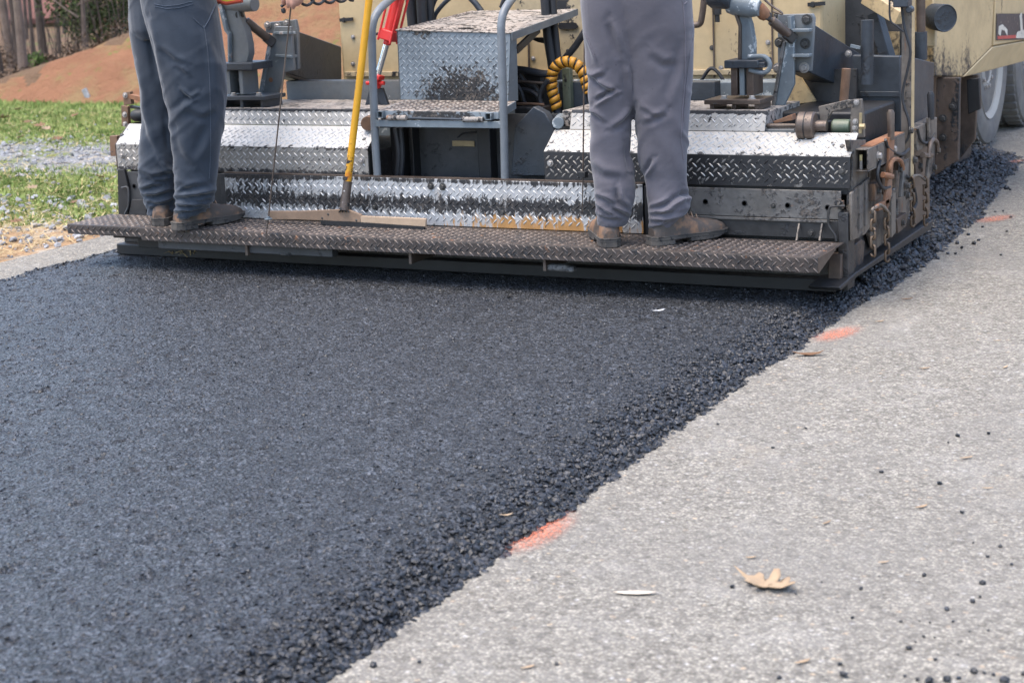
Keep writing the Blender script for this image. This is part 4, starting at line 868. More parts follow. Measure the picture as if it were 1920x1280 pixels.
# --- dark plates at the right of the tail
obj('conveyor_wall', MB().prism(at_y([(1543, -10), (1700, -10), (1700, 120), (1600, 120), (1543, 60)], 1.62), (0, .03, 0)), 'dark_plate', PV, bev=.004)
obj('conveyor_stain_plate', MB().prism(at_y([(1640, 60), (1686, 60), (1686, 112), (1648, 112)], 1.60), (0, .012, 0)), 'cream_dirty', PV)
obj('diagonal_brace', MB().beam(at(1625, -6, y=1.45), at(1690, 34, y=1.38), .05, .06), 'cream_dirty', PV, bev=.003)
obj('diagonal_brace', MB().beam(at(1640, 25, y=1.50), at(1668, 120, y=1.48), .05, .05), 'gray_blue', PV, bev=.003)
obj('auger_guard', MB().prism([at(1598, 104, y=1.15), at(1687, 106, y=1.15), at(1690, 262, y=1.15), at(1600, 262, y=1.15)], (0, .05, 0)), 'gray_blue', PV, bev=.004)
obj('auger_guard_seam', MB().span(at(1612, 176, y=1.14).x, at(1686, 176, y=1.14).x, 1.141, 1.149, at(1612, 182, y=1.14).z, at(1612, 172, y=1.14).z), 'gray_blue', PV, bev=.002)
obj('auger_box', MB().span(.98, 1.33, .70, 1.14, .49, .63), 'black', PV, bev=.01)
obj('inner_shield', MB().prism(at_y([(1458, 130), (1606, 130), (1606, 250), (1458, 250)], 1.08), (0, .02, 0)), 'dark', PV)
obj('vertical_pipe', MB().tube([at(1626, 158, y=1.06), at(1626, 38, y=1.06)], .0255, 20), 'gray_blue', PV)
obj('rusty_pipe', MB().tube([at(1582, 190, y=.80), at(1587, 129, y=.80)], .0175, 16), 'rust', PV)
obj('small_lever', MB().beam(at(1595, 86, y=1.02), at(1613, 90, y=1.02), .012, .012), 'gray_worn', PV)
obj('tail_gusset', MB().prism(at_y([(1460, 128), (1500, 142), (1530, 190), (1460, 200)], 1.05), (0, .012, 0)), 'cream_dirty', PV)

# --- tilting lever, drum and motor on the right cover
yb = .52
obj('drive_shaft', MB().tube([at(1434, 236, y=yb), at(1500, 236, y=yb)], .009, 12), 'brown', PV)
obj('shaft_mount', MB().prism(at_y([(1434, 243), (1488, 243), (1490, 250), (1434, 250)], .50), (0, .08, 0)), 'gray', PV, bev=.002)
obj('shaft_mount', MB().prism(at_y([(1449, 228), (1484, 215), (1486, 226), (1452, 232)], .56), (0, .05, 0)), 'rust_orange', PV, bev=.002)
d0 = at(1497, 236, y=.462); drum = obj('clutch_drum', MB().lathe([(.0001, 0), (.047, .0), (.053, .006), (.053, .030), (.050, .032), (.053, .034), (.053, .060), (.047, .066), (.02, .067), (.02, .11), (.0001, .11)], d0, (1, .05, 0), 28), 'brown', PV)
obj('clutch_band', MB().lathe([(.0001, 0), (.0536, 0), (.0536, .004), (.0001, .004)], d0 + V((.029, .0015, 0)), (1, .05, 0), 28), 'black', drum)
nc = at(1511, 256, y=.452); sn = V((0, .583, .812)).normalized(); obj('painted_notch', MB().prism([V((nc.x + .030 * math.cos(a), .452 - .045 * abs(math.sin(a)) * .8, .5655 - .0345 * abs(math.sin(a)) * .8)) for a in np.linspace(0, math.pi, 12)], V((0, -.0012, .0017))), 'black', cr)  # black half disc laid on the slope for the dark of a recess
mt_ = obj('drive_motor', MB().lathe([(.0001, 0), (.024, 0), (.029, .006), (.029, .066), (.024, .07), (.0001, .07)], at(1561, 238, y=yb), (1, .05, 0), 20), 'green', PV)
obj('motor_flange', MB().box(at(1551, 238, y=yb), (.02, .06, .045)), 'black', mt_, bev=.003)
br = obj('motor_bracket', MB().prism(at_y([(1597, 187), (1615, 186), (1618, 215), (1620, 258), (1594, 258), (1594, 216)], .50), (0, .022, 0)), 'side_steel', PV, bev=.003)
for px, py in ((1606, 192), (1604, 228), (1603, 240), (1603, 252)): bolt(at(px, py, y=.499), BACK, br, .9, True)
obj('tilt_arm', MB().prism(at_y([(1534, 200), (1590, 187), (1600, 188), (1602, 200), (1560, 210), (1550, 228), (1538, 229)], .53), (0, .018, 0)), 'side_steel', PV, bev=.003)
obj('tension_screw', MB().tube([at(1613, 250, y=.49), at(1614, 212, y=.49)], .006, 8), 'brass', br)
obj('tension_nut', MB().lathe([(.0001, 0), (.011, 0), (.011, .02), (.0001, .02)], at(1612, 237, y=.48), RIGHT, 6), 'brass', br)
obj('gear_train', MB().lathe([(.0001, 0), (.02, 0), (.028, .01), (.028, .022), (.016, .03), (.016, .055), (.0001, .055)], at(1530, 238, y=yb + .02), (1, 0, 0), 16), 'black', PV)

# --- right side of the screed
XS = 1.385
side = obj('side_plate', MB().prism(at_x([(1593, 262), (1600, 300), (1597, 348), (1594, 452), (1624, 432), (1628, 335), (1624, 262)], XS - .012), (-.02, 0, 0)), 'side_steel', PV, bev=.003)
obj('side_door', MB().prism(at_x([(1597, 362), (1631, 332), (1633, 424), (1622, 440), (1598, 452)], XS), (-.011, 0, 0)), 'side_steel', PV, bev=.003)
obj('slide_guide', MB().prism(at_x([(1612, 350), (1618, 345), (1618, 425), (1612, 430)], XS + .006), (-.006, 0, 0)).prism(at_x([(1623, 340), (1627, 336), (1627, 420), (1623, 423)], XS + .006), (-.006, 0, 0)), 'panel_gray', PV)
end = obj('end_gate', MB().prism(at_x([(1632, 320), (1700, 270), (1712, 290), (1712, 380), (1700, 420), (1640, 470), (1632, 440)], XS - .03), (-.02, 0, 0)), 'side_steel', PV, bev=.004)
obj('end_gate_shoe', MB().prism(at_x([(1578, 478), (1616, 448), (1622, 452), (1618, 500), (1601, 528), (1576, 540)], XS - .03), (-.05, 0, 0)), 'drip', PV, bev=.004)
obj('end_gate_skid', MB().prism(at_x([(1574, 539), (1604, 512), (1750, 412), (1746, 430), (1606, 520), (1577, 545)], XS), (-.12, 0, 0)), 'black', PV, bev=.004)
obj('corner_post', MB().span(1.335, 1.373, .33, .42, .005, .30), 'dark', PV, bev=.004)
tb_ = MB(); tc0 = V((1.393, .43, at(1612, 301, y=.43).z)); L_ = .52
for i, j, a, b in ((0, .040, .056, .006), (0, -.040, .056, .006), (.025, 0, .006, .074), (-.025, 0, .006, .074)): tb_.box(tc0 + V((i, L_ / 2, j)), (a, L_, b))
tube1 = obj('side_tube', tb_, 'side_steel', PV, bev=.002)
obj('tube_rust_top', MB().box(tc0 + V((0, L_ / 2 + .03, .0445)), (.052, L_ - .07, .003)), 'rust_orange', tube1)
obj('tube_bolt', MB().tube([tc0 + V((-.008, .03, -.038)), tc0 + V((-.008, .03, -.005))], .007, 10), 'bolt_light', tube1)
obj('tube_lens', MB().tube([tc0 + V((-.008, .03, -.004)), tc0 + V((-.008, .03, .018))], .006, 10), 'glow', tube1)
obj('tube_back', MB().box(tc0 + V((0, .12, 0)), (.046, .006, .072)), 'black', tube1)
for u in (.13, .34): bolt(tc0 + V((.028, u, .0)), RIGHT, tube1, 1.5, True)
obj('side_tube', MB().beam(at(1708, 262, x=1.39), at(1746, 242, x=1.39), .05, .10), 'side_steel', PV, bev=.003)
obj('tube_rust_top', MB().beam(at(1708, 243, x=1.39), at(1744, 223, x=1.39), .048, .004), 'rust_orange', PV)
obj('tall_post', MB().span(1.385, 1.425, 1.03, 1.075, .31, 1.9), 'cream_dirty', PV, bev=.003)
obj('post_face', MB().span(1.386, 1.424, 1.022, 1.0295, .315, 1.9), 'side_steel', PV)
obj('outer_shield', MB().prism(at_x([(1712, 108), (1752, 118), (1749, 228), (1712, 238)], 1.37), (-.02, 0, 0)), 'dark_plate', PV, bev=.003)
sp_ = MB().tube([at(1727, 112, x=1.33), at(1727, 60, x=1.33)], .026, 16); obj('sleeve', sp_, 'gray_blue', PV)
obj('stack_pipe', MB().tube([at(1727, 64, x=1.33), at(1726, -40, x=1.33)], .019, 16), 'brown', PV)
cb = [at(x, y, y=1.0) for x, y in ((1690, -10), (1692, 25), (1697, 57), (1707, 95), (1703, 125), (1693, 170), (1694, 195), (1704, 228), (1703, 257), (1690, 274), (1678, 284))]
obj('loose_cable', MB().tube(smooth_path(cb, 6), .0055, 8), 'rubber', PV)
obj('sensor_head', MB().box(at(1692, 5, y=.98), (.06, .06, .035)).lathe([(.0001, -.02), (.014, -.02), (.014, .02), (.0001, .02)], at(1706, 18, y=.98), BACK, 12), 'gray_blue', PV, bev=.004)
obj('wire_loop', MB().tube(smooth_path([at(x, y, y=1.0) for x, y in ((1668, -8), (1669, 36), (1680, 48), (1695, 60))], 5), .004, 6), 'rubber', PV)
def lever(pts, x, m_grip):
    (gx, g0), (_, g1) = pts[0], pts[1]
    o = obj('lever_grip', MB().tube([at(gx, g1, x=x), at(gx - 1, g0 + 6, x=x), at(gx - 1, g0, x=x)], [.0135, .0155, .009], 12), m_grip, PV)
    return o
g1 = lever([(1671, 206), (1674, 262)], 1.43, 'brown')
obj('lever_arm', MB().prism(at_x([(1667, 258), (1678, 256), (1676, 300), (1674, 330), (1672, 365), (1664, 396), (1658, 392), (1664, 350), (1667, 310)], 1.43), (-.012, 0, 0)), 'rust_orange', g1, bev=.002)
obj('lever_hook', MB().tube(smooth_path([at(x, y, x=1.44) for x, y in ((1670, 330), (1669, 312), (1675, 300), (1684, 299), (1691, 306), (1693, 318))], 5), .0085, 8), 'rust_orange', g1)
obj('lever_link', MB().tube([at(1655, 328, x=1.44), at(1672, 331, x=1.44)], .012, 8).prism(at_x([(1646, 384), (1668, 372), (1668, 386), (1648, 396)], 1.43), (-.015, 0, 0)), 'rust_orange', g1, bev=.002)
obj('lever_plate', MB().prism(at_x([(1652, 314), (1668, 304), (1668, 372), (1656, 362)], 1.40), (-.012, 0, 0)), 'brown', PV, bev=.002)
obj('guide_bar', MB().prism(at_x([(1672, 356), (1680, 352), (1680, 436), (1672, 446)], 1.42), (-.014, 0, 0)), 'side_steel', PV, bev=.002)
obj('guide_bar', MB().prism(at_x([(1696, 302), (1705, 296), (1702, 366), (1690, 370)], 1.42), (-.014, 0, 0)), 'panel_gray', PV, bev=.002)
g2 = lever([(1746, 172), (1748, 224)], 1.43, 'rubber')
obj('lever_arm', MB().prism(at_x([(1742, 222), (1752, 220), (1752, 280), (1746, 330), (1738, 340), (1744, 280)], 1.43), (-.012, 0, 0)), 'side_steel', g2, bev=.002)
obj('lever_hook', MB().tube(smooth_path([at(x, y, x=1.44) for x, y in ((1741, 296), (1744, 272), (1750, 262), (1757, 268), (1758, 284))], 5), .009, 8), 'brown', g2)
obj('lever_link', MB().tube([at(1730, 291, x=1.43), at(1746, 291, x=1.43)], .012, 8), 'brown', g2)
obj('rear_side_plate', MB().prism(at_x([(1712, 285), (1742, 266), (1744, 400), (1716, 424)], 1.36), (-.02, 0, 0)), 'brown', PV, bev=.003)
for px, py in ((1714, 300), (1706, 245), (1700, 348), (1700, 366), (1686, 318), (1750, 314), (1757, 282)): bolt(at(px, py, x=1.428), RIGHT, PV, 1.4)
obj('spring', MB().tube([at(1682 + 2 * math.cos(t * 2.1), 374 + t, x=1.40 + .008 * math.sin(t * 2.1)) for t in np.arange(0, 28, .6)], .0025, 5), 'panel_gray', PV)
obj('bent_handle', MB().tube(smooth_path([at(x, y, y=.32) for x, y in ((1584, 386), (1562, 387), (1555, 392), (1553, 420), (1565, 440), (1568, 452))], 5), .005, 8), 'dark', PV)
obj('hitch_knuckle', MB().lathe([(.0001, 0), (.012, 0), (.012, .03), (.0001, .03)], at(1574, 378, y=.345), BACK, 8).box(at(1577, 384, y=.34), (.02, .02, .03)), 'side_steel', PV, bev=.002)
for pts, r_ in ((((1660, 262), (1668, 280), (1690, 290), (1704, 280)), .006), (((1700, 330), (1712, 345), (1718, 380), (1708, 400)), .006), (((1650, 300), (1645, 330), (1655, 352), (1668, 350)), .007), (((1720, 240), (1726, 262), (1738, 268), (1750, 250)), .006)):
    obj('hydraulic_hose', MB().tube(smooth_path([at(x, y, x=1.425) for x, y in pts], 6), r_, 8), 'rubber', PV)
for pts, x_ in (([(1684, 300), (1696, 292), (1697, 312), (1686, 320)], 1.425), ([(1716, 300), (1730, 292), (1731, 322), (1718, 330)], 1.40), ([(1682, 410), (1700, 398), (1700, 424), (1684, 438)], 1.41), ([(1640, 345), (1652, 337), (1652, 372), (1641, 378)], 1.41)):
    b_ = obj('side_bracket', MB().prism(at_x(pts, x_), (-.03, 0, 0)), 'drip', PV, bev=.003); c_ = sum((V(q) for q in at_x(pts, x_)), V()) / 4; bolt(c_ + RIGHT * .001, RIGHT, b_, 1.2)
# chains
LK = MB().tube([V((.0105 * math.cos(a), 0, .0105 * math.sin(a) + (.011 if math.sin(a) >= 0 else -.011))) for a in np.linspace(0, 2 * math.pi, 17)], .0048, 6, False).mesh('chain_link')
LK.materials.append(M['chain']); LK.polygons.foreach_set('use_smooth', [True] * len(LK.polygons))
def chain(strand, par_name='chain'):
    root = bpy.data.objects.new(par_name, None); root.empty_display_size = .03; root.location = (0, 0, 0); put(root, PV)
    n = 0
    for p, q in strand:
        L = (q - p).length; k_ = int(L / .032); d = (q - p).normalized(); rot = d.to_track_quat('Z', 'Y')
        for i in range(k_):
            o = bpy.data.objects.new('link', LK); qq = rot @ Quaternion((0, 0, 1), math.pi / 2 * (i % 2) + .5)
            o.matrix_basis = Matrix.Translation(p + d * (.032 * (i + .5))) @ qq.to_matrix().to_4x4(); COL.objects.link(o); o.parent = root
    return root
ch1 = chain([(at(1637, 398, x=1.46), at(1637, 490, x=1.46)), (at(1662, 396, x=1.46), at(1664, 500, x=1.46))])
ch2 = chain([(at(1710, 335, x=1.44), at(1712, 432, x=1.44)), (at(1735, 335, x=1.44), at(1736, 430, x=1.44))])
for pts, x in ((((1637, 402), (1636, 392), (1645, 388), (1658, 388), (1665, 400)), 1.46), (((1640, 390), (1650, 384), (1660, 392), (1668, 402)), 1.465), (((1710, 338), (1714, 330), (1725, 330), (1735, 338)), 1.44)):
    obj('chain_hook', MB().tube(smooth_path([at(a, b, x=x) for a, b in pts], 5), .0058, 8), 'side_steel', PV)

# --- hoses behind the step box
def hose(pts, y, r, m='rubber', name='hydraulic_hose', y1=None):
    n = len(pts); return obj(name, MB().tube(smooth_path([at(px, py, y=y + ((y1 or y) - y) * i / (n - 1)) for i, (px, py) in enumerate(pts)], 6), r, 10), m, PV)
hose([(1021, -10), (1026, 60), (1035, 120), (1040, 150)], .98, .020)
hose([(1036, -10), (1040, 50), (1046, 110), (1050, 150)], 1.0, .016)
hose([(1115, 30), (1080, 85), (1055, 115), (1040, 140)], 1.05, .015)
hose([(770, -10), (772, 20), (775, 50)], .95, .026); hose([(790, -10), (791, 20), (793, 48)], .93, .024); hose([(803, -12), (806, 20), (806, 45)], .97, .02)
hose([(812, 45), (818, 25), (840, 0), (870, -20)], 1.0, .010, 'gray_blue'); hose([(808, 30), (812, 10), (822, -12)], 1.02, .010, 'gray_blue')
hose([(875, -10), (890, 5), (903, 22)], 1.15, .014, 'gray_blue'); hose([(940, 15), (948, -5), (955, -20)], 1.2, .012)
hose([(968, 130), (990, 133), (1015, 138), (1040, 140)], .86, .016); hose([(970, 152), (1000, 155), (1030, 157)], .84, .006, 'brown')
hose([(968, 172), (985, 168), (1005, 178), (1020, 200)], .84, .010); hose([(970, 195), (995, 195), (1020, 197)], .80, .006, 'rust')
hose([(1028, 150), (1018, 165), (1012, 185), (1018, 205)], .82, .010); hose([(975, 140), (985, 155), (1005, 165), (1012, 190)], .86, .012)
hose([(970, 160), (978, 175), (985, 195), (1000, 210)], .83, .009)
obj('hose_bracket', MB().prism(at_y([(991, 72), (1026, 71), (1026, 83), (1010, 80)], 1.0), (0, .05, 0)), 'dark', PV)
obj('valve_block', MB().box(at(998, 172, y=.93), (.14, .08, .17)), 'black', PV, bev=.008)
obj('valve_block', MB().box(at(1000, 208, y=.80), (.13, .1, .04)), 'dark', PV, bev=.004)
obj('green_stanchion', MB().span(at(1054, 150, y=.93).x, at(1069, 150, y=.93).x, .93, .96, .60, at(1060, 128, y=.93).z), 'green', PV, bev=.002)
obj('slotted_hole', MB().prism(at_y([(1047, 48), (1052, 43), (1080, 43), (1085, 50), (1080, 55), (1050, 55)], 1.29), (0, -.008, 0)), 'black', PV)
hp_ = smooth_path([at(px, py, y=.86) for px, py in ((1046, 212), (1041, 190), (1036, 172), (1034, 152), (1037, 135), (1047, 121), (1064, 116), (1080, 121), (1092, 134), (1098, 150), (1104, 172), (1108, 190))], 8)
hs = obj('black_hose', MB().tube(hp_, .0175, 14), 'rubber', PV)
def spiral():
    # flat yellow strip wound round the hose
    mb = MB(); m = len(hp_); acc = [0.0]
    for i in range(1, m): acc.append(acc[-1] + (hp_[i] - hp_[i - 1]).length)
    X = V((0, 1, 0)); vs = []; fs = []; N_ = 16; tot = acc[-1] * .93; pitch = .030; turns = tot / pitch; steps = int(turns * N_)
    for s in range(steps + 1):
        for e in (0, .74):
            l = min(tot, (s / N_) * pitch + e * pitch); i = max(0, min(m - 2, next((j for j in range(m - 1) if acc[j + 1] >= l), m - 2)))
            p = hp_[i].lerp(hp_[i + 1], (l - acc[i]) / max(1e-6, acc[i + 1] - acc[i])); T = (hp_[i + 1] - hp_[i]).normalized(); A = (X - T * X.dot(T)).normalized(); B = T.cross(A); a = 2 * math.pi * s / N_
            vs.append(p + (A * math.cos(a) + B * math.sin(a)) * (.0205 + (.002 if e else 0)))
        if s: k_ = 2 * s; fs.append((k_ - 2, k_ - 1, k_ + 1, k_))
    mb.add(vs, fs); o = obj('spiral_guard', mb, 'hose_yellow', hs); so = o.modifiers.new('solidify', 'SOLIDIFY'); so.thickness = .003
spiral()

# --- hopper wing, decal, work lamp, track frame
hA, hB, hC, hD, hE = at(1750, -30, y=2.25), at(1751, 144, y=2.25), at(1805, 144, y=2.55), at(1860, 88, y=2.95), at(1866, -30, y=2.95)
hop = obj('hopper_wing', MB().prism([hA, hB, hC, hD, hE], (-.5, .15, 0)), 'cream_dirty', PV, bev=.008)
h2a, h2b = at(1960, 70, y=4.0), at(1960, 105, y=4.0)
h2 = [hC + V((.004, .004, -.002)), at(1835, 138, y=2.95), h2b, h2a, hD + V((.004, .004, 0))]
obj('hopper_slope', MB().prism(h2, (-.35, .15, 0)), 'cream', hop, bev=.006)
h3 = [hD + V((.006, .004, .004)), h2a + V((.0, 0, .004)), at(1960, -30, y=4.0), hE + V((.006, .004, 0))]
hs_ = obj('hopper_side', MB().prism(h3, (-.3, .1, 0)), 'cream', hop, bev=.006)
def onside(px, py, off=.004):
    n = (h3[1] - h3[0]).cross(h3[3] - h3[0]).normalized()
    if n.dot(CAM_C - h3[0]) < 0: n = -n
    d = (at(px, py, y=3.0) - CAM_C); t = (h3[0] + n * off - CAM_C).dot(n) / d.dot(n); return CAM_C + d * t, n
def sticker(name, pts, m, off, par):
    P_ = [onside(x, y, off) for x, y in pts]; n = P_[0][1]; return obj(name, MB().prism([p for p, _ in P_], -n * .0015), m, par)
dc = sticker('decal', [(1869, 26), (1945, 26), (1945, 74), (1868, 76)], 'decal', .004, hs_)
sticker('decal_figure', [(1872, 64), (1873, 50), (1880, 46), (1889, 56), (1889, 68), (1884, 58), (1878, 56), (1876, 68)], 'decal_white', .006, dc)
sticker('decal_figure', [(1905, 72), (1908, 60), (1914, 58), (1912, 30), (1916, 24), (1918, 56), (1926, 60), (1926, 72)], 'decal_white', .006, dc)
sticker('decal_stripe', [(1871, 68), (1905, 66), (1905, 72), (1871, 74)], 'decal_red', .0055, dc)
l0, l1 = at(1752, 37, y=2.05), at(1770, 24, y=2.0)
la = V((.62, -.55, -.05)).normalized()
lamp = obj('work_lamp', MB().lathe([(.0001, 0), (.05, 0), (.058, .01), (.062, .10), (.060, .105), (.056, .10), (.0001, .098)], at(1748, 31, y=2.12), la, 28), 'gray_blue', PV, bev=.002)
obj('lamp_bracket', MB().box(at(1745, 66, y=2.15), (.05, .04, .10)).box(at(1742, 80, y=2.17), (.06, .05, .05)), 'cream_stained', PV, bev=.004)
obj('track_frame', MB().span(.55, 1.02, 1.5, 3.9, PZ + .02, .60), 'dark', PV, bev=.03)
obj('deflector', MB().prism(at_y([(1756, 146), (1800, 146), (1796, 300), (1752, 330)], 2.35), (0, .03, 0)), 'drip', PV, bev=.004)
obj('deflector', MB().prism(at_y([(1802, 146), (1834, 140), (1828, 262), (1800, 298)], 2.9), (0, .03, 0)), 'drip', PV, bev=.004)
for px, py in ((1768, 222), (1768, 258), (1786, 200)): bolt(at(px, py, y=2.34), BACK, PV, 1.5)
obj('deflector', MB().prism(at_y([(1812, 150), (1836, 146), (1838, 205), (1815, 215)], 2.7), (0, .03, 0)), 'black', PV, bev=.004)
obj('push_roller', MB().lathe([(.0001, -.6), (.09, -.6), (.09, .6), (.0001, .6)], (-.3, 4.35, .45), RIGHT, 20), 'brown', PV)
obj('hopper_floor', MB().span(-1.5, 1.0, 2.3, 4.25, .60, .70), 'dark', PV, bev=.01)

# ------------------------------------------------------------------ the truck in front of the hopper
truck = thing('dump_truck', (-.3, 6.5, PZ), 'dump truck with dusty white wheels standing ahead of the cream hopper', 'truck')
def wheel(x, y, side=1):
    c = V((x, y, PZ + .50)); A = V((side, 0, 0))
    w_ = bpy.data.objects.new('wheel', None); w_.location = (0, 0, 0); put(w_, truck)
    obj('tyre', MB().lathe([(.30, -.26), (.40, -.275), (.465, -.26), (.485, -.235), (.488, -.14), (.485, -.045), (.465, -.015), (.40, .0), (.325, -.012), (.30, -.04)], c, A, 56), 'tyre', w_)
    tb_ = MB()
    for i in range(44):
        a = 2 * math.pi * i / 44; d = V((0, math.cos(a), math.sin(a))); t = V((0, -math.sin(a), math.cos(a)))
        for u in (-.075, -.20): tb_.box(c + A * u + d * .489, (.10, .042, .016), (A, t, d))
    tag(obj('tread_blocks', tb_, 'tyre', w_, smooth=False), kind='stuff')
    obj('rim', MB().lathe([(.0001, -.05), (.09, -.05), (.10, -.03), (.15, -.045), (.17, -.14), (.27, -.15), (.285, -.03), (.318, -.008), (.322, -.03), (.30, -.25)], c, A, 48), 'rim', w_)
    for i in range(10):
        a = 2 * math.pi * i / 10; o = bolt(c + A * -.04 + V((0, math.cos(a), math.sin(a))) * .125, A, None, 1.6, True); o.parent = w_; o.matrix_parent_inverse = Matrix.Identity(4)
        o.matrix_parent_inverse = w_.matrix_parent_inverse.inverted() @ Matrix.Translation((0, 0, 0)) if False else Matrix.Identity(4)
        o.name = 'wheel_nut'
    return w_
for y_ in (5.05, 6.25, 10.2):
    wheel(.88, y_, 1); wheel(-1.48, y_, -1)
obj('axle', MB().tube([(-1.4, 5.05, .44), (.8, 5.05, .44)], .07, 12).tube([(-1.4, 6.25, .44), (.8, 6.25, .44)], .07, 12), 'dark', truck)
obj('chassis', MB().span(-.75, -.60, 5.0, 11.2, .75, .98).span(.0, .15, 5.0, 11.2, .75, .98), 'dark', truck, bev=.01)
obj('truck_bed', MB().prism([(-1.55, 4.7, 1.15), (.95, 4.7, 1.15), (.95, 4.75, 2.5), (-1.55, 4.75, 2.5)], (0, 4.4, 0)), 'rim', truck, bev=.03)
obj('cab', MB().span(-1.45, .85, 9.4, 11.4, .9, 2.8), 'rim', truck, bev=.08)
obj('mud_flap', MB().span(.25, .66, 4.46, 4.48, .12, .80), 'rubber', truck, bev=.004)

# ------------------------------------------------------------------ the two workers
CR = V((.8889, .456, 0)).normalized(); CF = V((-CR.y, CR.x, 0))
def loft(mb, rows, y, dr=1.0, n=28, sup=2.3):
    """rows (py, left px, right px, hem tilt, dy): horizontal rings as wide as the outline in the photograph"""
    rings = []
    for row in rows:
        py, L, R = row[:3]; tilt = row[3] if len(row) > 3 else 0; dy = row[4] if len(row) > 4 else 0
        c = at((L + R) / 2, py, y=y + dy); sc = (CAM_R.transposed() @ (c - CAM_C)).z * -1 / FPX; hw = (R - L) / 2 * sc; ring = []
        for i in range(n):
            a = 2 * math.pi * i / n; ca, sa = math.cos(a), math.sin(a)
            u = math.copysign(abs(ca) ** (2 / sup), ca) * hw; v = math.copysign(abs(sa) ** (2 / sup), sa) * hw * dr
            ring.append(c + CR * u + CF * v + UP * tilt * u)
        rings.append(ring)
    vs = [p for r in rings for p in r]; m = len(rings)
    fs = [(i * n + (j + 1) % n, i * n + j, (i + 1) * n + j, (i + 1) * n + (j + 1) % n) for i in range(m - 1) for j in range(n)]
    fs += [tuple(range(n)), tuple((m - 1) * n + j for j in range(n - 1, -1, -1))]
    mb.add(vs, fs)
def remesh(name, mb, voxel, smooth_it=6):
    o = bpy.data.objects.new(name, mb.mesh(name)); COL.objects.link(o)
    r = o.modifiers.new('r', 'REMESH'); r.mode = 'VOXEL'; r.voxel_size = voxel
    if smooth_it: s = o.modifiers.new('s', 'SMOOTH'); s.factor = .5; s.iterations = smooth_it
    me = bpy.data.meshes.new_from_object(o.evaluated_get(bpy.context.evaluated_depsgraph_get())); me.name = name
    bpy.data.objects.remove(o); return me
def wrinkle(me, hem_z, seed, folds, creases, amp=.006):
    n = len(me.vertices); co = np.empty(n * 3, np.float32); no = np.empty(n * 3, np.float32); me.vertices.foreach_get('co', co); me.vertices.foreach_get('normal', no)
    co = co.reshape(-1, 3); no = no.reshape(-1, 3); out = co.copy(); u = co @ np.array(CR); v = co @ np.array(CF); z = co[:, 2]
    d = np.zeros(n)
    # long drapes: sharp ridges fanning down from the hip, and slanted creases at the knee
    q = vnoise(u * 1.0 + z * .50 + seed, z * .30 + v * .6 + 5, 4.2, 200 + seed, 2, .4); d += amp * (np.exp(-(q / .16) ** 2) * .95 - .25)
    q = vnoise(u * .8 - z * 1.0 + seed, z * .5 + v * .8, 6.5, 230 + seed, 2, .4); kn = np.exp(-((z - hem_z - .36) / .16) ** 2) + .45
    d += amp * .75 * kn * (np.exp(-(q / .13) ** 2) - .3)
    # bunched cloth over the boots: broken, slanted folds
    for (k_, A, ph, fall, sl) in folds:
        h = z - hem_z - .03 + sl * u + .35 * v; e = np.exp(-np.clip(z - hem_z, 0, 9) / fall) * np.clip((z - hem_z) / .025, 0, 1)
        w_ = np.sin(2 * np.pi * (h / k_) + 2.6 * np.sin(u * 17 + ph) + 3.6 * vnoise(u, v + z * .5, 6, 260 + seed, 2)); br_ = np.clip(.55 + 1.3 * vnoise(u + v * .7, z * 1.6, 9, 280 + seed, 2), .1, 1.2)
        d += A * e * br_ * (1 - np.abs(w_) * 1.75)
    # individual creases surveyed on the photograph: a ridge with a valley under it
    Rm = np.array(CAM_R); q = (co - np.array(CAM_C)) @ Rm; sx, sy = CX + FPX * q[:, 0] / -q[:, 2], CY - FPX * q[:, 1] / -q[:, 2]
    facing = np.clip(((no @ Rm)[:, 2] + .25) * 1.6, 0, 1)
    for pts, wd, A in creases:
        best = np.full(n, 1e9); sg = np.zeros(n); tt = np.zeros(n); m = len(pts) - 1
        for i in range(m):
            (ax, ay), (bx, by) = pts[i], pts[i + 1]; ex, ey = bx - ax, by - ay; L2 = ex * ex + ey * ey
            t = np.clip(((sx - ax) * ex + (sy - ay) * ey) / L2, 0, 1); dx, dy = sx - ax - t * ex, sy - ay - t * ey; ds = np.hypot(dx, dy); k_ = ds < best
            best = np.where(k_, ds, best); sg = np.where(k_, np.sign(ex * dy - ey * dx), sg); tt = np.where(k_, (i + t) / m, tt)
        s = best * sg; tap = np.sqrt(np.clip(np.sin(np.pi * np.clip(tt, .02, .98)), 0, 1))
        d += A * .0016 * facing * tap * (np.exp(-(s / wd) ** 2) - 1.15 * np.exp(-((s - 1.75 * wd) / wd) ** 2))
    out = co + no * d[:, None]; me.vertices.foreach_set('co', out.astype(np.float32).ravel()); me.update()
def strip(pts, wd, th, y, nrm=BACK):
    mb = MB(); return mb
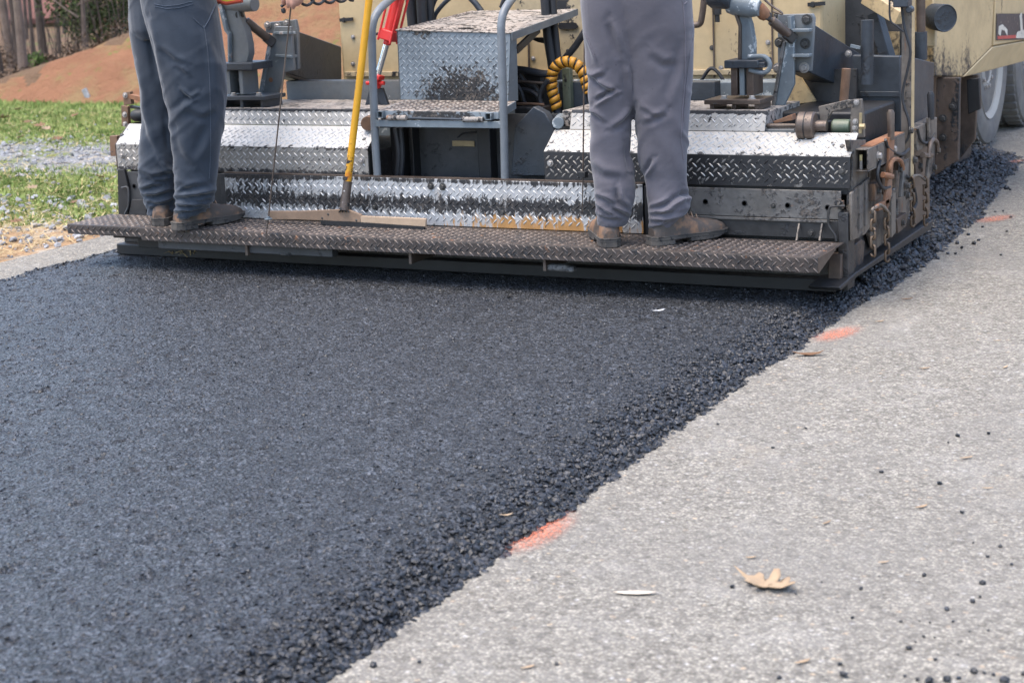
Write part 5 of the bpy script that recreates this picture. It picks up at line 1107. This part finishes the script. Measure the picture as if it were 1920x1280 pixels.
def boot(person, heel, yaw, s=1.0, soft='leather'):
    """heel: point under the back of the heel; yaw: direction of the toe"""
    F = V((math.cos(yaw), math.sin(yaw), 0)); Lf = V((-F.y, F.x, 0)); P = lambda u, v, w: heel + (F * u + Lf * v + UP * w) * s
    st = [(.004, .024, .060), (.012, .033, .082), (.04, .0385, .110), (.08, .040, .125), (.115, .0405, .120), (.145, .042, .101), (.18, .046, .086), (.215, .049, .077), (.25, .049, .071), (.28, .043, .064), (.30, .032, .055), (.313, .016, .044)]
    n = 16; mb = MB(); vs = []
    for u, hw, h in st:
        for i in range(n + 1):
            a = math.pi * i / n; ca, sa = math.cos(a), math.sin(a)
            vs.append(P(u, math.copysign(abs(ca) ** .75, ca) * hw, .026 + (h - .026) * sa ** .8))
    m = len(st); fs = [(i * (n + 1) + j, (i + 1) * (n + 1) + j, (i + 1) * (n + 1) + j + 1, i * (n + 1) + j + 1) for i in range(m - 1) for j in range(n)]
    fs += [tuple(range(n, -1, -1)), tuple((m - 1) * (n + 1) + j for j in range(n + 1))]
    mb.add(vs, fs); mb.tube([P(.062, 0, .07), P(.061, 0, .115), P(.061, 0, .15)], [.040 * s, .040 * s, .039 * s], 18)
    b = obj('boot', mb, soft, person)
    def outline(e):
        pts = []
        for u, hw, h in [(-.004, .018, 0)] + st + [(.322, .006, 0)]: pts.append((u + (e if u > .2 else -e * (u < .02)), hw + e))
        return [(u, hw) for u, hw in pts] + [(u, -hw) for u, hw in pts[::-1]]
    so = MB(); ol = outline(.004)
    so.prism([P(u, v, .018) for u, v in ol], UP * .012 * s)
    fore = [(u, v) for u, v in ol if u > .12]; hl_ = [(u, v * .96) for u, v in ol if u < .10]
    so.prism([P(u, v * .98, .0045 + max(0, u - .24) * .22) for u, v in fore], UP * .0145 * s); so.prism([P(u, v, 0) for u, v in hl_], UP * .0185 * s)
    sl = obj('sole', so, 'sole', b, bev=.002)
    wl = MB(); wl.prism([P(u, v, .0295) for u, v in outline(.0055)], UP * .004 * s); obj('welt', wl, 'wood' if False else 'sole', b, bev=.0012)
    lc = MB()
    for i in range(4):
        u = .128 + i * .021; h = .118 - i * .0095
        lc.tube([P(u, -.022, h - .016), P(u + .004, 0, h + .0035), P(u + .012, .022, h - .018)], .0021, 6)
    obj('lace', lc, 'wood', b)
    return b
def body(person, feet, hip, d, shoulder_c, hands, elbows, skin_hand=None, yaws=(0, 0)):
    """one continuous figure under the clothes"""
    r = V((d.y, -d.x, 0)); mb = MB(); tb_ = lambda pts, rs: mb.tube(pts, rs, 14)
    ball = lambda c, R, sq=(1, 1, 1): mb.lathe([(max(.0001, R * math.sin(t)), -R * math.cos(t)) for t in np.linspace(0, math.pi, 11)], c, UP, 16)
    for s, f, yw in zip((1, -1), feet, yaws):
        dt, d = d, V((math.cos(yw), math.sin(yw), 0)); ank = f + d * .065 + UP * .11; hj = hip + r * s * .09; kn = ank.lerp(hj, .5) + d * .02
        tb_([f + d * .03 + UP * .05, f + d * .12 + UP * .055, f + d * .2 + UP * .052], [.022, .026, .018]); d_f, d = d, dt; tb_([f + d_f * .06 + UP * .045, ank, kn, hj], [.03, .028, .035, .05]); ball(hj, .065)
    ch = hip.lerp(shoulder_c, .72); nk = shoulder_c + UP * .10; hd = shoulder_c + UP * .235 + d * .03
    tb_([hip - UP * .05, hip.lerp(shoulder_c, .4), ch, shoulder_c - UP * .02], [.10, .095, .105, .085]); tb_([shoulder_c - r * .17, shoulder_c, shoulder_c + r * .17], [.045, .055, .045]); tb_([shoulder_c, nk, hd], [.065, .055, .05])
    ball(hd + UP * .03, .093); ball(hd - UP * .045 + d * .02, .068)
    mb.box(hd + d * .098 - UP * .005, (.022, .022, .045)); ball(hd + d * .075 - UP * .075, .032)
    for s in (1, -1): ball(hd + r * s * .088 - UP * .0, .022); ball(hd + d * .083 + r * s * .032 + UP * .028, .014)
    for s, h, e in zip((1, -1), hands, elbows):
        sh = shoulder_c + r * s * .185; ball(sh, .048); wr = e.lerp(h, .80); tb_([sh, sh.lerp(e, .5), e], [.046, .046, .042]); tb_([e, e.lerp(wr, .4), wr], [.042, .040, .027])
        if skin_hand and s == 1: skin_hand(mb, tb_, ball, wr, h)
        else:
            A = (h - wr).normalized(); B = A.cross(d if abs(A.dot(d)) < .9 else UP).normalized(); C_ = A.cross(B)
            tb_([wr, wr + A * .05, wr + A * .085], [.028, .036, .030])
            for i, (o_, L) in enumerate(((-.027, .070), (-.009, .080), (.010, .075), (.028, .058))):
                k0 = wr + A * .085 + B * o_; tb_([k0 - A * .02, k0 + A * L * .45 + C_ * .006, k0 + A * L * .75 + C_ * .022, k0 + A * L * .9 + C_ * .036], [.010, .0095, .009, .007])
            tb_([wr + A * .03 - B * .02, wr + A * .06 - B * .045 + C_ * .012, wr + A * .095 - B * .046 + C_ * .026], [.013, .011, .008])
    me = remesh('body', mb, .0062, 3); me.polygons.foreach_set('use_smooth', [True] * len(me.polygons)); o = obj('body', me, 'skin', person); return o
def person(name_label, pants_m, seam_m, near, far, hips, y_near, y_far, y_hip, hem_z, seed, boots, hips_pt, face, sh, hands, elbows, shirt_m, hand_fn=None, creases=()):
    t = thing('person', (hips_pt.x, hips_pt.y, .19), name_label, 'person')
    mb = MB(); loft(mb, near, y_near); loft(mb, far, y_far); loft(mb, hips, y_hip, .62)
    me = remesh('trousers', mb, .0056, 9); wrinkle(me, hem_z, seed, ((.105, .009, .4 + seed, .08, .5), (.062, .004, 2.0 + seed, .10, -.4)), creases)
    me.polygons.foreach_set('use_smooth', [True] * len(me.polygons)); tr_ = obj('trousers', me, pants_m, t); tr_.name = 'trousers'
    su = tr_.modifiers.new('sub', 'SUBSURF'); su.levels = su.render_levels = 1
    for hl_, yw, s in boots: boot(t, hl_, yw, s)
    body(t, [b[0] for b in boots], hips_pt, face, sh, hands, elbows, hand_fn, [b[1] for b in boots])
    r = V((face.y, -face.x, 0)); sm = MB()
    c0, c1 = hips_pt + UP * .13, sh
    rings = [(c0, .175, .125), (c0.lerp(c1, .35), .17, .13), (c0.lerp(c1, .75), .20, .145), (c1 - UP * .0, .20, .115), (c1 + UP * .07, .082, .082)]
    vs = []; n = 22
    for c, a, b in rings: vs += [c + r * a * math.cos(2 * math.pi * i / n) + face * b * math.sin(2 * math.pi * i / n) for i in range(n)]
    fs = [(i * n + j, i * n + (j + 1) % n, (i + 1) * n + (j + 1) % n, (i + 1) * n + j) for i in range(len(rings) - 1) for j in range(n)]
    sm.add(vs, fs)
    for s, h, e in zip((1, -1), hands, elbows):
        p0 = sh + r * s * .17; sm.lathe([(max(.0001, .085 * math.sin(t)), -.085 * math.cos(t)) for t in np.linspace(0, math.pi, 11)], p0, UP, 18); sm.tube([p0, p0.lerp(e, .5), e, e.lerp(h, .45)], [.078, .068, .060, .052], 14, False)
    obj('shirt', sm, shirt_m, t)
    hd = sh + UP * .265 + face * .03
    ht = obj('hard_hat', MB().lathe([(.118, .0), (.114, .015), (.112, .06), (.095, .105), (.05, .128), (.0001, .132)], hd, UP, 28).lathe([(.0001, -.004), (.135, -.004), (.135, .0), (.0001, .0)], hd + face * .012, UP, 28), 'hat', t)
    return t, tr_

def yleg(h, yaw): return h.y + math.sin(yaw) * .068
CREASE1 = [([(328, 366), (370, 362), (409, 354)], 4.5, 9), ([(327, 381), (365, 382), (403, 377)], 4, 9), ([(328, 394), (360, 392), (397, 384)], 3.5, 7), ([(328, 360), (345, 350), (360, 346)], 4, 6), ([(345, 372), (375, 373), (404, 366)], 3.5, 6),
    ([(330, 338), (350, 343), (384, 340)], 6, 5), ([(341, 165), (352, 176), (364, 186)], 4, 6), ([(372, 176), (350, 196), (326, 216)], 6, 5), ([(345, 178), (360, 178), (372, 172)], 4, 4), ([(303, 84), (330, 106), (350, 116)], 6, 5), ([(328, 118), (345, 128), (356, 140)], 5, 4),
    ([(318, 215), (323, 250), (326, 285)], 6, 5), ([(338, 250), (352, 285), (370, 310)], 9, 5), ([(400, 240), (385, 275), (372, 300)], 8, 5), ([(385, 60), (398, 110), (405, 160)], 8, 4), ([(286, 40), (296, 90), (306, 150)], 7, 7), ([(350, 200), (380, 210), (402, 200)], 7, 4),
    ([(262, 352), (285, 344), (306, 344)], 4, 8), ([(265, 363), (292, 362), (326, 352)], 4, 8), ([(271, 374), (298, 378), (326, 370)], 4, 8), ([(276, 386), (300, 386), (322, 380)], 3.5, 5), ([(261, 316), (285, 326), (322, 318)], 5, 7), ([(265, 328), (290, 336), (318, 334)], 4, 6), ([(268, 200), (280, 240), (300, 290)], 7, 6), ([(258, 120), (270, 170), (272, 220)], 7, 5), ([(300, 300), (312, 315), (324, 322)], 5, 6)]
CREASE2 = [([(1105, 140), (1130, 158), (1158, 172)], 5, 8), ([(1157, 174), (1138, 183), (1119, 197)], 4, 10), ([(1107, 205), (1120, 212), (1132, 224)], 4.5, 6), ([(1145, 237), (1165, 222), (1184, 200)], 6, 7), ([(1099, 136), (1114, 140), (1130, 133)], 5, 6), ([(1096, 60), (1108, 88), (1120, 118)], 6, 4),
    ([(1118, 180), (1128, 174), (1145, 170)], 4, 5), ([(1150, 40), (1160, 72), (1172, 110)], 7, 7), ([(1172, 110), (1180, 150), (1188, 195)], 6, 6), ([(1208, 224), (1225, 216), (1245, 205)], 6, 5), ([(1205, 196), (1222, 208), (1238, 214)], 5, 4), ([(1295, 75), (1280, 130), (1262, 190)], 9, 5),
    ([(1225, 95), (1245, 110), (1270, 108)], 8, 4), ([(1228, 303), (1219, 318), (1209, 332)], 4.5, 8), ([(1210, 334), (1214, 352), (1214, 372)], 4, 5), ([(1299, 372), (1283, 372), (1268, 380), (1240, 400)], 5, 10), ([(1286, 352), (1296, 366), (1300, 380)], 5, 6), ([(1217, 398), (1240, 396), (1262, 392)], 3.5, 7),
    ([(1217, 410), (1245, 411), (1285, 402)], 3.5, 8), ([(1218, 424), (1240, 420), (1276, 408)], 3.5, 6), ([(1216, 386), (1236, 380), (1256, 372)], 4, 6), ([(1116, 362), (1135, 368), (1152, 376)], 4.5, 6), ([(1118, 380), (1134, 391), (1152, 402)], 4, 8), ([(1150, 385), (1168, 394), (1184, 404)], 4, 8), ([(1120, 398), (1140, 406), (1160, 408)], 3.5, 6),
    ([(1163, 350), (1166, 372), (1178, 390)], 5, 8), ([(1113, 300), (1135, 318), (1168, 322)], 8, 5), ([(1180, 255), (1186, 285), (1191, 320)], 5, 5)]
# worker on the left, blue grey trousers
near1 = [(-20, 262, 402), (20, 270, 409), (60, 279, 415), (120, 297, 424), (170, 308, 425), (220, 318, 421), (270, 324, 414), (305, 326, 409), (325, 327, 407), (343, 329, 405), (360, 328, 405, .05), (380, 329, 400, .12), (396, 330, 392, .20), (404, 331, 384, .26)]
far1 = [(-20, 241, 345), (30, 242, 345), (60, 244, 345), (120, 253, 345), (170, 261, 342), (220, 263, 338), (270, 264, 335), (310, 261, 336), (330, 260, 336), (345, 263, 333), (365, 268, 331), (385, 272, 328), (403, 276, 324)]
hips1 = [(-62, 246, 398), (-40, 240, 402), (-10, 239, 404), (25, 242, 408), (55, 246, 410), (72, 262, 400)]
h1r, t1r = at(330, 432, z=.191), at(468, 409, z=.191); h1l = at(300, 424, z=.191)
hand1 = at(546, -6, y=.0)
def hand_fn(mb, tb_, ball, wr, h):
    q = lambda px, py, y: at(px, py, y=y)
    tb_([wr, q(548, -42, .01), q(546, -16, .01)], [.030, .040, .033])
    for px, bot, yy, k_ in ((531, 12, -.020, -2), (540, 17, -.030, 0), (550, 19, -.030, 1), (559, 13, -.020, 3)):
        tb_([q(546 + (px - 546) * .8, -26, yy + .012), q(px + k_ * .3, -8, yy - .014), q(px, bot - 11, yy - .012), q(px - k_ * .4, bot - 2, yy - .001)], [.0115, .0112, .0102, .0082])
    tb_([q(560, -34, .0), q(568, -16, -.012), q(566, -1, -.014), q(561, 7, -.012)], [.015, .0135, .0115, .009])
yaw1 = math.atan2((t1r - h1r).y, (t1r - h1r).x)
w1, tr1 = person('person in blue grey trousers and brown boots standing left of the yellow rake handle', 'pants_blue', 'seam_blue', near1, far1, hips1, yleg(h1r, yaw1), yleg(h1l, R_(112)), .10, .215, 1,
    [(h1r, yaw1, 1.07), (h1l, R_(112), 1.05)], at(325, 25, y=.13) * 1.0, V((.25, .97, 0)).normalized(), V((-1.36, .19, 1.60)), [hand1, V((-1.55, .62, 1.25))], [V((-1.10, .16, 1.36)), V((-1.66, .42, 1.34))], 'shirt', hand_fn, CREASE1)
# vest hem, lower at the front right
vm = MB(); vs = []; n = 30; fc = V((.25, .97, 0)).normalized(); rg = V((fc.y, -fc.x, 0)); ce = at(340, 0, y=.15)
for zz, sc in ((0, 1.0), (.12, 1.0), (.35, 1.02), (.48, .92)):
    for i in range(n):
        a = 2 * math.pi * i / n; u, v = math.cos(a), math.sin(a)
        drop = -.012 - .03 * max(0, u) - .045 * max(0, v) + .075 * max(0, -v)
        vs.append(V((ce.x, ce.y, 1.185)) + rg * u * .20 * sc + fc * (v * .165 * sc + .03 * max(0, v)) + UP * (zz + (drop if zz == 0 else 0)))
vm.add(vs, [(i * n + j, i * n + (j + 1) % n, (i + 1) * n + (j + 1) % n, (i + 1) * n + j) for i in range(3) for j in range(n)])
vo = obj('safety_vest', vm, 'vest_y', w1); so_ = vo.modifiers.new('s', 'SOLIDIFY'); so_.thickness = .003
hm = MB(); hm.tube([V(p) + V((0, 0, .004)) for p in vs[:n]] + [V(vs[0]) + V((0, 0, .004))], .006, 6, False); obj('vest_binding', hm, 'vest_o', vo)
flap = [at(x, y, y=.16) for x, y in ((398, -40), (400, 3), (425, 8), (453, 3), (462, -40))]
obj('vest_flap', MB().prism(flap, (0, .006, 0)), 'vest_y', vo); obj('vest_binding', MB().tube([at(x, y, y=.158) for x, y in ((400, 2), (425, 7), (454, 2))], .008, 8), 'vest_o', vo)

# worker on the right, purple grey trousers
near2 = [(-20, 1138, 1297), (0, 1140, 1298), (57, 1156, 1302), (103, 1170, 1301), (160, 1180, 1298), (204, 1188, 1295), (240, 1192, 1293), (289, 1195, 1290), (312, 1199, 1289), (332, 1207, 1287), (350, 1210, 1287), (372, 1212, 1293, .03), (390, 1214, 1295, .08), (407, 1215, 1286, .16), (422, 1216, 1272, .26), (432, 1217, 1262, .32)]
far2 = [(-20, 1090, 1205), (57, 1093, 1203), (103, 1097, 1200), (160, 1104, 1194), (204, 1107, 1189), (240, 1108, 1183), (289, 1110, 1182), (322, 1113, 1190), (350, 1115, 1193), (372, 1116, 1192), (394, 1117, 1185), (407, 1119, 1181), (422, 1122, 1173)]
hips2 = [(-62, 1100, 1288), (-40, 1093, 1294), (-10, 1090, 1298), (25, 1091, 1299), (55, 1094, 1298), (75, 1112, 1290)]
h2r, t2r = at(1220, 460, z=.191), at(1363, 441, z=.191); h2l = at(1146, 464, z=.191)
yaw2 = math.atan2((t2r - h2r).y, (t2r - h2r).x)
w2, tr2 = person('person in purple grey trousers with a tan boot toe standing right of the step box', 'pants_purple', 'seam_purple', near2, far2, hips2, yleg(h2r, yaw2), yleg(h2l, R_(122)), .165, .20, 2,
    [(h2r, yaw2, 1.04), (h2l, R_(122), 1.04)], at(1196, 25, y=.2) * 1.0, V((.1, .99, 0)).normalized(), V((.58, .30, 1.62)), [V((.62, .62, 1.22)), V((.30, .52, 1.32))], [V((.84, .42, 1.33)), V((.38, .30, 1.36))], 'shirt2', None, CREASE2)
# seams, pockets and stitching lie on the cloth
from mathutils.bvhtree import BVHTree
def on_cloth(tr_, pts, off=.0015):
    bm = BVHTree.FromPolygons([v.co for v in tr_.data.vertices], [p.vertices for p in tr_.data.polygons]); out = []
    for px, py in pts:
        d = (at(px, py, y=5) - CAM_C).normalized(); h = bm.ray_cast(CAM_C, d)
        if h[0] is not None and h[3] < 9: out.append(h[0] + h[1] * off)
    return out
def stitch(tr_, pts, m, r=.0016, name='seam'):
    dense = []
    for i in range(len(pts) - 1):
        for j in range(8): a, b = pts[i], pts[i + 1]; dense.append((a[0] + (b[0] - a[0]) * j / 8, a[1] + (b[1] - a[1]) * j / 8))
    p = on_cloth(tr_, dense + [pts[-1]])
    if len(p) > 2: obj(name, MB().tube(p, r, 5), m, tr_)
stitch(tr1, [(381, 48), (384, 60), (390, 100), (393, 150), (394, 200), (395, 250), (394, 300), (392, 335)], 'seam_blue')
stitch(tr1, [(404, 8), (398, 22), (390, 40), (382, 53)], 'seam_blue', .0024, 'pocket_edge'); stitch(tr1, [(382, 53), (370, 42), (362, 34)], 'seam_blue', .0016, 'pocket_edge')
stitch(tr1, [(290, 8), (310, 12), (332, 10), (360, 3)], 'seam_blue', .0015, 'pocket_edge'); stitch(tr1, [(290, 12), (312, 17), (336, 15), (362, 8)], 'seam_blue', .0013, 'pocket_edge')
stitch(tr2, [(1281, 10), (1284, 60), (1285, 110), (1283, 160), (1279, 210), (1277, 260), (1281, 300)], 'seam_purple', .0022)
stitch(tr2, [(1299, 70), (1292, 110), (1287, 150), (1284, 190), (1280, 240)], 'seam_purple', .0014)
stitch(tr2, [(1279, 0), (1281, 9), (1287, 4)], 'seam_purple', .0024, 'pocket_edge')
stitch(tr2, [(1096, 60), (1107, 85), (1118, 115)], 'seam_purple', .0014)

# ------------------------------------------------------------------ tools
def probe(top, disc, tip, label, block):
    t = thing('depth_probe', disc, label, 'gauge rod', 'thin depth gauge rods')
    d = (tip - top).normalized()
    obj('rod', MB().tube([top, disc, tip], [.0032, .0032, .0014], 8), 'brown', t)
    obj('disc', MB().lathe([(.0001, 0), (.016, 0), (.016, .003), (.008, .004), (.008, .012), (.0001, .012)], disc, UP, 18), 'gray_worn' if not block else 'dark', t)
    if block: obj('collar', MB().box(disc + UP * .012, (.035, .03, .026)), 'black', t, bev=.003)
    return t
probe(at(550, -30, y=.0), at(503, 411, y=-.018), at(498.5, 446, y=-.02), 'thin depth gauge rod hanging from the fingers of the worker in blue grey trousers', False)
probe(at(1098, -120, y=.29), at(1093, 333, y=.285), at(1091.5, 404, y=.285), 'thin depth gauge rod upright beside the purple grey trouser leg', True)
# coiled cable from the hand
cc = []
for i in range(140):
    u = i / 139; a = u * 2 * math.pi * 4.4 + 2.2
    c = at(566 + 95 * u, -6 - 9 * u, y=.05 + .35 * u); cc.append(c + CR * .018 * math.cos(a) + UP * .036 * math.sin(a) + CF * .03 * math.cos(a))
tag(obj('coiled_cable', MB().tube([at(527, 13, y=-.01), at(540, 2, y=-.0), at(556, -2, y=.0)] + cc, .0062, 8), 'rubber'), 'black coiled cable looping away from the hand with the gauge rod', 'cable')
obj_k = tag(obj('cable_plug', MB().lathe([(.0001, 0), (.008, .001), (.010, .012), (.006, .02), (.0001, .02)], at(530, 16, y=-.01), (.3, 0, -1), 12), 'rubber'), None, None)
obj_k.parent = bpy.data.objects['coiled_cable']
# asphalt lute
lute = thing('asphalt_lute', at(650, 405, y=.27), 'long yellow handled asphalt rake leaning with its flat blade on the platform', 'rake')
ha, hb, hc = at(662.5, -260, y=.40) if False else at(712, -170, y=.33), at(652, 342, y=.25), at(645, 394, y=.225)
obj('handle', MB().tube([ha, hb], .0152, 16), 'yellow', lute)
obj('ferrule', MB().tube([hb + (ha - hb).normalized() * .004, hb.lerp(hc, .5), hc], [.0185, .0192, .0215], 16), 'brown', lute)
for u in (.3, .7): obj('rivet', MB().lathe([(.0001, 0), (.005, 0), (.0001, .003)], hb.lerp(hc, u) + BACK * .0185, BACK, 8), 'bolt_light', lute)
obj('head_plate', MB().prism(at_y([(502, 396), (560, 396), (636, 393), (652, 393), (677, 403), (676, 417), (560, 412), (503, 412)], .228), (0, .014, 0)), 'wood', lute, bev=.002)
obj('blade', MB().prism(at_y([(676, 405), (798, 410), (798, 426), (676, 418)], .228), (0, .012, 0)), 'blade_light', lute, bev=.002)
obj('tooth_bar', MB().prism(at_y([(600, 413), (676, 417), (796, 425), (794, 434), (676, 427), (602, 421)], .222), (0, .012, 0)), 'black', lute)
for i in (-6, -2, 2, 6): obj('weld', MB().tube([at(645 + i * .5, 390, y=.222), at(645 + i * 1.6, 398, y=.224)], .003, 5), 'black', lute)
for px, py in ((604, 409), (615, 402), (668, 413)): obj('rivet', MB().lathe([(.0001, 0), (.005, 0), (.0001, .003)], at(px, py, y=.227), BACK, 8), 'bolt', lute)

# ------------------------------------------------------------------ paint marks, leaves, crumbs
def mark(p0, p1, wd, label, lift=.004):
    a, b = at(*p0, z=PZ + lift), at(*p1, z=PZ + lift); d = b - a; L = d.length
    n = 10; me = bpy.data.meshes.new('paint_mark'); me.from_pydata([(-.5, -.5, 0), (.5, -.5, 0), (.5, .5, 0), (-.5, .5, 0)], [], [(0, 1, 2, 3)]); me.update()
    o = bpy.data.objects.new('paint_mark', me); me.materials.append(M['spray']); COL.objects.link(o)
    o.matrix_world = Matrix.Translation((a + b) / 2) @ Matrix.Rotation(math.atan2(d.y, d.x), 4, 'Z') @ Matrix.Diagonal((L, wd, 1, 1)); return tag(o, label, 'paint mark', 'orange survey marks along the old pavement')
mark((920, 1062), (1098, 938), .19, 'largest orange spray mark, nearest the camera, touching the black mat edge')
mark((1510, 650), (1628, 602), .19, 'faded orange spray mark just above the thin brown twig leaf')
mark((1815, 422), (1915, 398), .21, 'orange spray mark lying among loose black crumbs beside the paver')
mark((1892, 307), (1922, 297), .12, 'small orange spray mark near the truck wheels', .05)

def leaf(outline, centre, size, yaw, curl, label, m, name='dry_leaf', group=None, cat='leaf', z=None, tilt=0):
    """flat outline (x along the stem) lifted into a cupped, crinkled blade"""
    n = len(outline); rr = random.Random(int(centre.x * 1000)); mb = MB(); vs = []; ringk = (0.0, .35, .7, 1.0)
    for k_ in ringk[1:]:
        for x, y in outline: vs.append((x * k_ if k_ < 1 else x, y * k_))
    co = [(0, 0)] + vs; out = []
    for x, y in co:
        zz = curl * (y * y * 1.3 + .5 * x * x) + .05 * curl * math.sin(9 * x + 4 * y) + .03 * rr.random(); X, Y = x * size, y * size
        p = Matrix.Rotation(yaw, 3, 'Z') @ (Matrix.Rotation(tilt, 3, 'X') @ V((X, Y, zz * size))); out.append(V(centre) + p + UP * .004)
    fs = [(0, 1 + i, 1 + (i + 1) % n) for i in range(n)] + [(1 + k_ * n + i, 1 + (k_ + 1) * n + i, 1 + (k_ + 1) * n + (i + 1) % n, 1 + k_ * n + (i + 1) % n) for k_ in range(2) for i in range(n)]
    mb.add(out, fs); o = obj(name, mb, m, None, True, angle=70); s = o.modifiers.new('s', 'SOLIDIFY'); s.thickness = .0012
    return tag(o, label, cat, group)
oak = [(1.0, 0), (.93, .13), (.78, .20), (.66, .17), (.64, .33), (.52, .46), (.38, .44), (.32, .24), (.22, .26), (.20, .50), (.06, .66), (-.10, .60), (-.12, .30), (-.24, .24), (-.34, .42), (-.50, .40), (-.52, .20), (-.68, .08), (-1.12, .025)]
oak = oak + [(x, -y * .92) for x, y in oak[-2:0:-1]]
lance = [(1, 0), (.6, .16), (.1, .22), (-.5, .15), (-1, .0), (-.5, -.14), (.1, -.2), (.6, -.15)]
p = at(1436, 1098, z=PZ); leaf(oak, p + V((0, 0, -.004)), .075, R_(-14), .6, 'curled tan oak leaf lying on the grey pavement in the foreground', 'dry_leaf', tilt=.02)
p = at(1192, 1114, z=PZ); leaf(lance, p, .050, R_(20), .12, 'flat pale leaf beside the black mat edge, left of the oak leaf', 'pale_leaf')
p = at(1516, 667, z=PZ); leaf(lance, p, .055, R_(28), .5, 'thin brown twig leaf on the pavement just below the faded orange mark', 'dry_leaf2')
p = at(1700, 562, z=PZ); leaf(lance, p, .024, R_(30), .3, 'small dark brown leaf on the pavement right of the screed corner', 'dry_leaf2')
p = at(1236, 584, z=.004); leaf(lance, p, .026, R_(50), .3, 'tiny pale scrap of leaf on the black mat under the right boots', 'white')
p = at(950, 968, z=-.012); leaf(lance, p, .016, R_(40), .6, 'tan chip caught on the black shoulder by the nearest orange mark', 'dry_leaf')
for px, py, s in ((1812, 860, .020), (1550, 982, .016), (1728, 952, .020), (1852, 917, .015), (1408, 1047, .013), (1657, 1056, .014), (1734, 692, .020), (1885, 690, .018), (1870, 640, .014), (1505, 1243, .02), (990, 1253, .016), (1650, 604, .02)):
    leaf(lance, at(px, py, z=PZ), s, R_(20 + (px * 7) % 60), .3, 'small pale leaf scrap lying loose on the grey pavement', 'dry_leaf', 'leaf_scrap', 'leaf scraps on the old pavement')
for px, py, s, m in ((6, 228, .09, 'dry_leaf'), (86, 246, .07, 'dry_leaf'), (74, 240, .07, 'dry_leaf2'), (140, 226, .07, 'dry_leaf2'), (40, 268, .06, 'dry_leaf'), (108, 272, .06, 'dry_leaf2'), (52, 234, .05, 'dry_leaf2'), (36, 212, .06, 'dry_leaf'), (140, 390, .04, 'dry_leaf2'), (30, 430, .04, 'dry_leaf2'), (190, 345, .05, 'dry_leaf2'), (60, 360, .05, 'dry_leaf')):
    p = at(px, py, z=-.10); z_ = float(verge_h(np.array([p.x]), np.array([p.y]))[0]); leaf(oak, V((p.x, p.y, z_ + .03)), s, (px * 1.7) % 6.28, .4, 'dry curled leaf lying in the grass verge beside the paver', m, 'fallen_leaf', 'dry leaves on the verge', tilt=.3)

CR_PX = [(u / 2.56 + 1320, v / 2.56 + 780, r) for u, v, r in ((66, 40, 4), (490, 60, 3), (335, 153, 4), (1217, 98, 7), (1367, 87, 8), (1172, 130, 5), (852, 271, 6), (1133, 327, 7), (1240, 466, 7), (1055, 767, 6), (840, 768, 3), (565, 799, 4), (752, 830, 5), (135, 822, 6), (712, 970, 5), (945, 988, 4), (1035, 985, 3), (1085, 993, 4), (1335, 805, 7), (1420, 628, 5), (1360, 677, 5), (1478, 714, 4), (1292, 610, 4), (1325, 870, 5), (1290, 893, 6), (1167, 932, 6), (1195, 988, 4), (1055, 1060, 4), (1107, 1065, 4), (1015, 1087, 4), (985, 1117, 6), (655, 1193, 5), (672, 1250, 10), (360, 1260, 6), (965, 1250, 5), (1025, 1268, 7), (1080, 1275, 9), (1165, 1268, 9), (1222, 1262, 6), (1295, 1232, 8), (1345, 1235, 5), (1390, 1245, 6), (1440, 1275, 9), (1530, 1240, 5), (1275, 1035, 3), (1365, 1030, 3), (440, 855, 4), (1220, 1145, 3), (1110, 1170, 4))]
CR_PX += [(700, 1250, 8), (786, 1242, 5), (1044, 1246, 5), (874, 1093, 4), (1345, 796, 4), (1511, 803, 4), (1449, 840, 4), (1470, 672, 6)]
CR_PX += [(u / 3.368 + 1480, v / 3.368 + 180, r) for u, v, r in ((1370, 590, 16), (1395, 596, 10), (1225, 720, 10), (1220, 830, 7), (1373, 858, 7), (1195, 915, 9), (1165, 937, 11), (1115, 820, 9), (1090, 965, 12), (1335, 1007, 6), (1395, 770, 8), (1050, 1000, 8), (1185, 760, 9), (1300, 735, 8), (1350, 730, 8), (1130, 880, 9), (1060, 935, 10), (1000, 1000, 9), (1240, 630, 9), (1290, 600, 7), (1420, 500, 9), (1370, 505, 8), (940, 1030, 10), (830, 1075, 9), (690, 1150, 9))]
CB = []
for i in range(6):
    v, f = stones(np.zeros((1, 3)), np.array([1.0]), 300 + i, jit=.32); me = bpy.data.meshes.new('asphalt_crumb'); me.from_pydata([tuple(x) for x in v], [], [tuple(x) for x in f]); me.materials.append(M['crumb']); CB.append(me)
for i, (px, py, r) in enumerate(CR_PX):
    p = at(px, py, z=PZ); s = r * .00105; o = bpy.data.objects.new('asphalt_crumb', CB[i % 6]); o.location = p + UP * s * .55; o.scale = (s, s, s); o.rotation_euler = (0, 0, i * 1.3); COL.objects.link(o)
    tag(o, 'black asphalt crumb lying loose on the grey pavement', 'crumb', 'asphalt crumbs spilled on the old pavement')
# grass tuft squeezed out under the screed
tf = MB(); c = at(345, 482, z=.0)
for i in range(12):
    a = random.uniform(-.6, 1.0); L = random.uniform(.03, .09); b = c + V((random.uniform(-.05, .07), random.uniform(-.02, .01), .005)); tf.tube([b, b + V((math.sin(a) * L * .6, -.02, L * .45)), b + V((math.sin(a) * L * 1.3, -.04, L * .35))], [.002, .0016, .0005], 4, False)
tag(obj('grass_tuft', tf, 'straw'), 'small tuft of pale grass squeezed out under the left end of the screed', 'grass tuft')
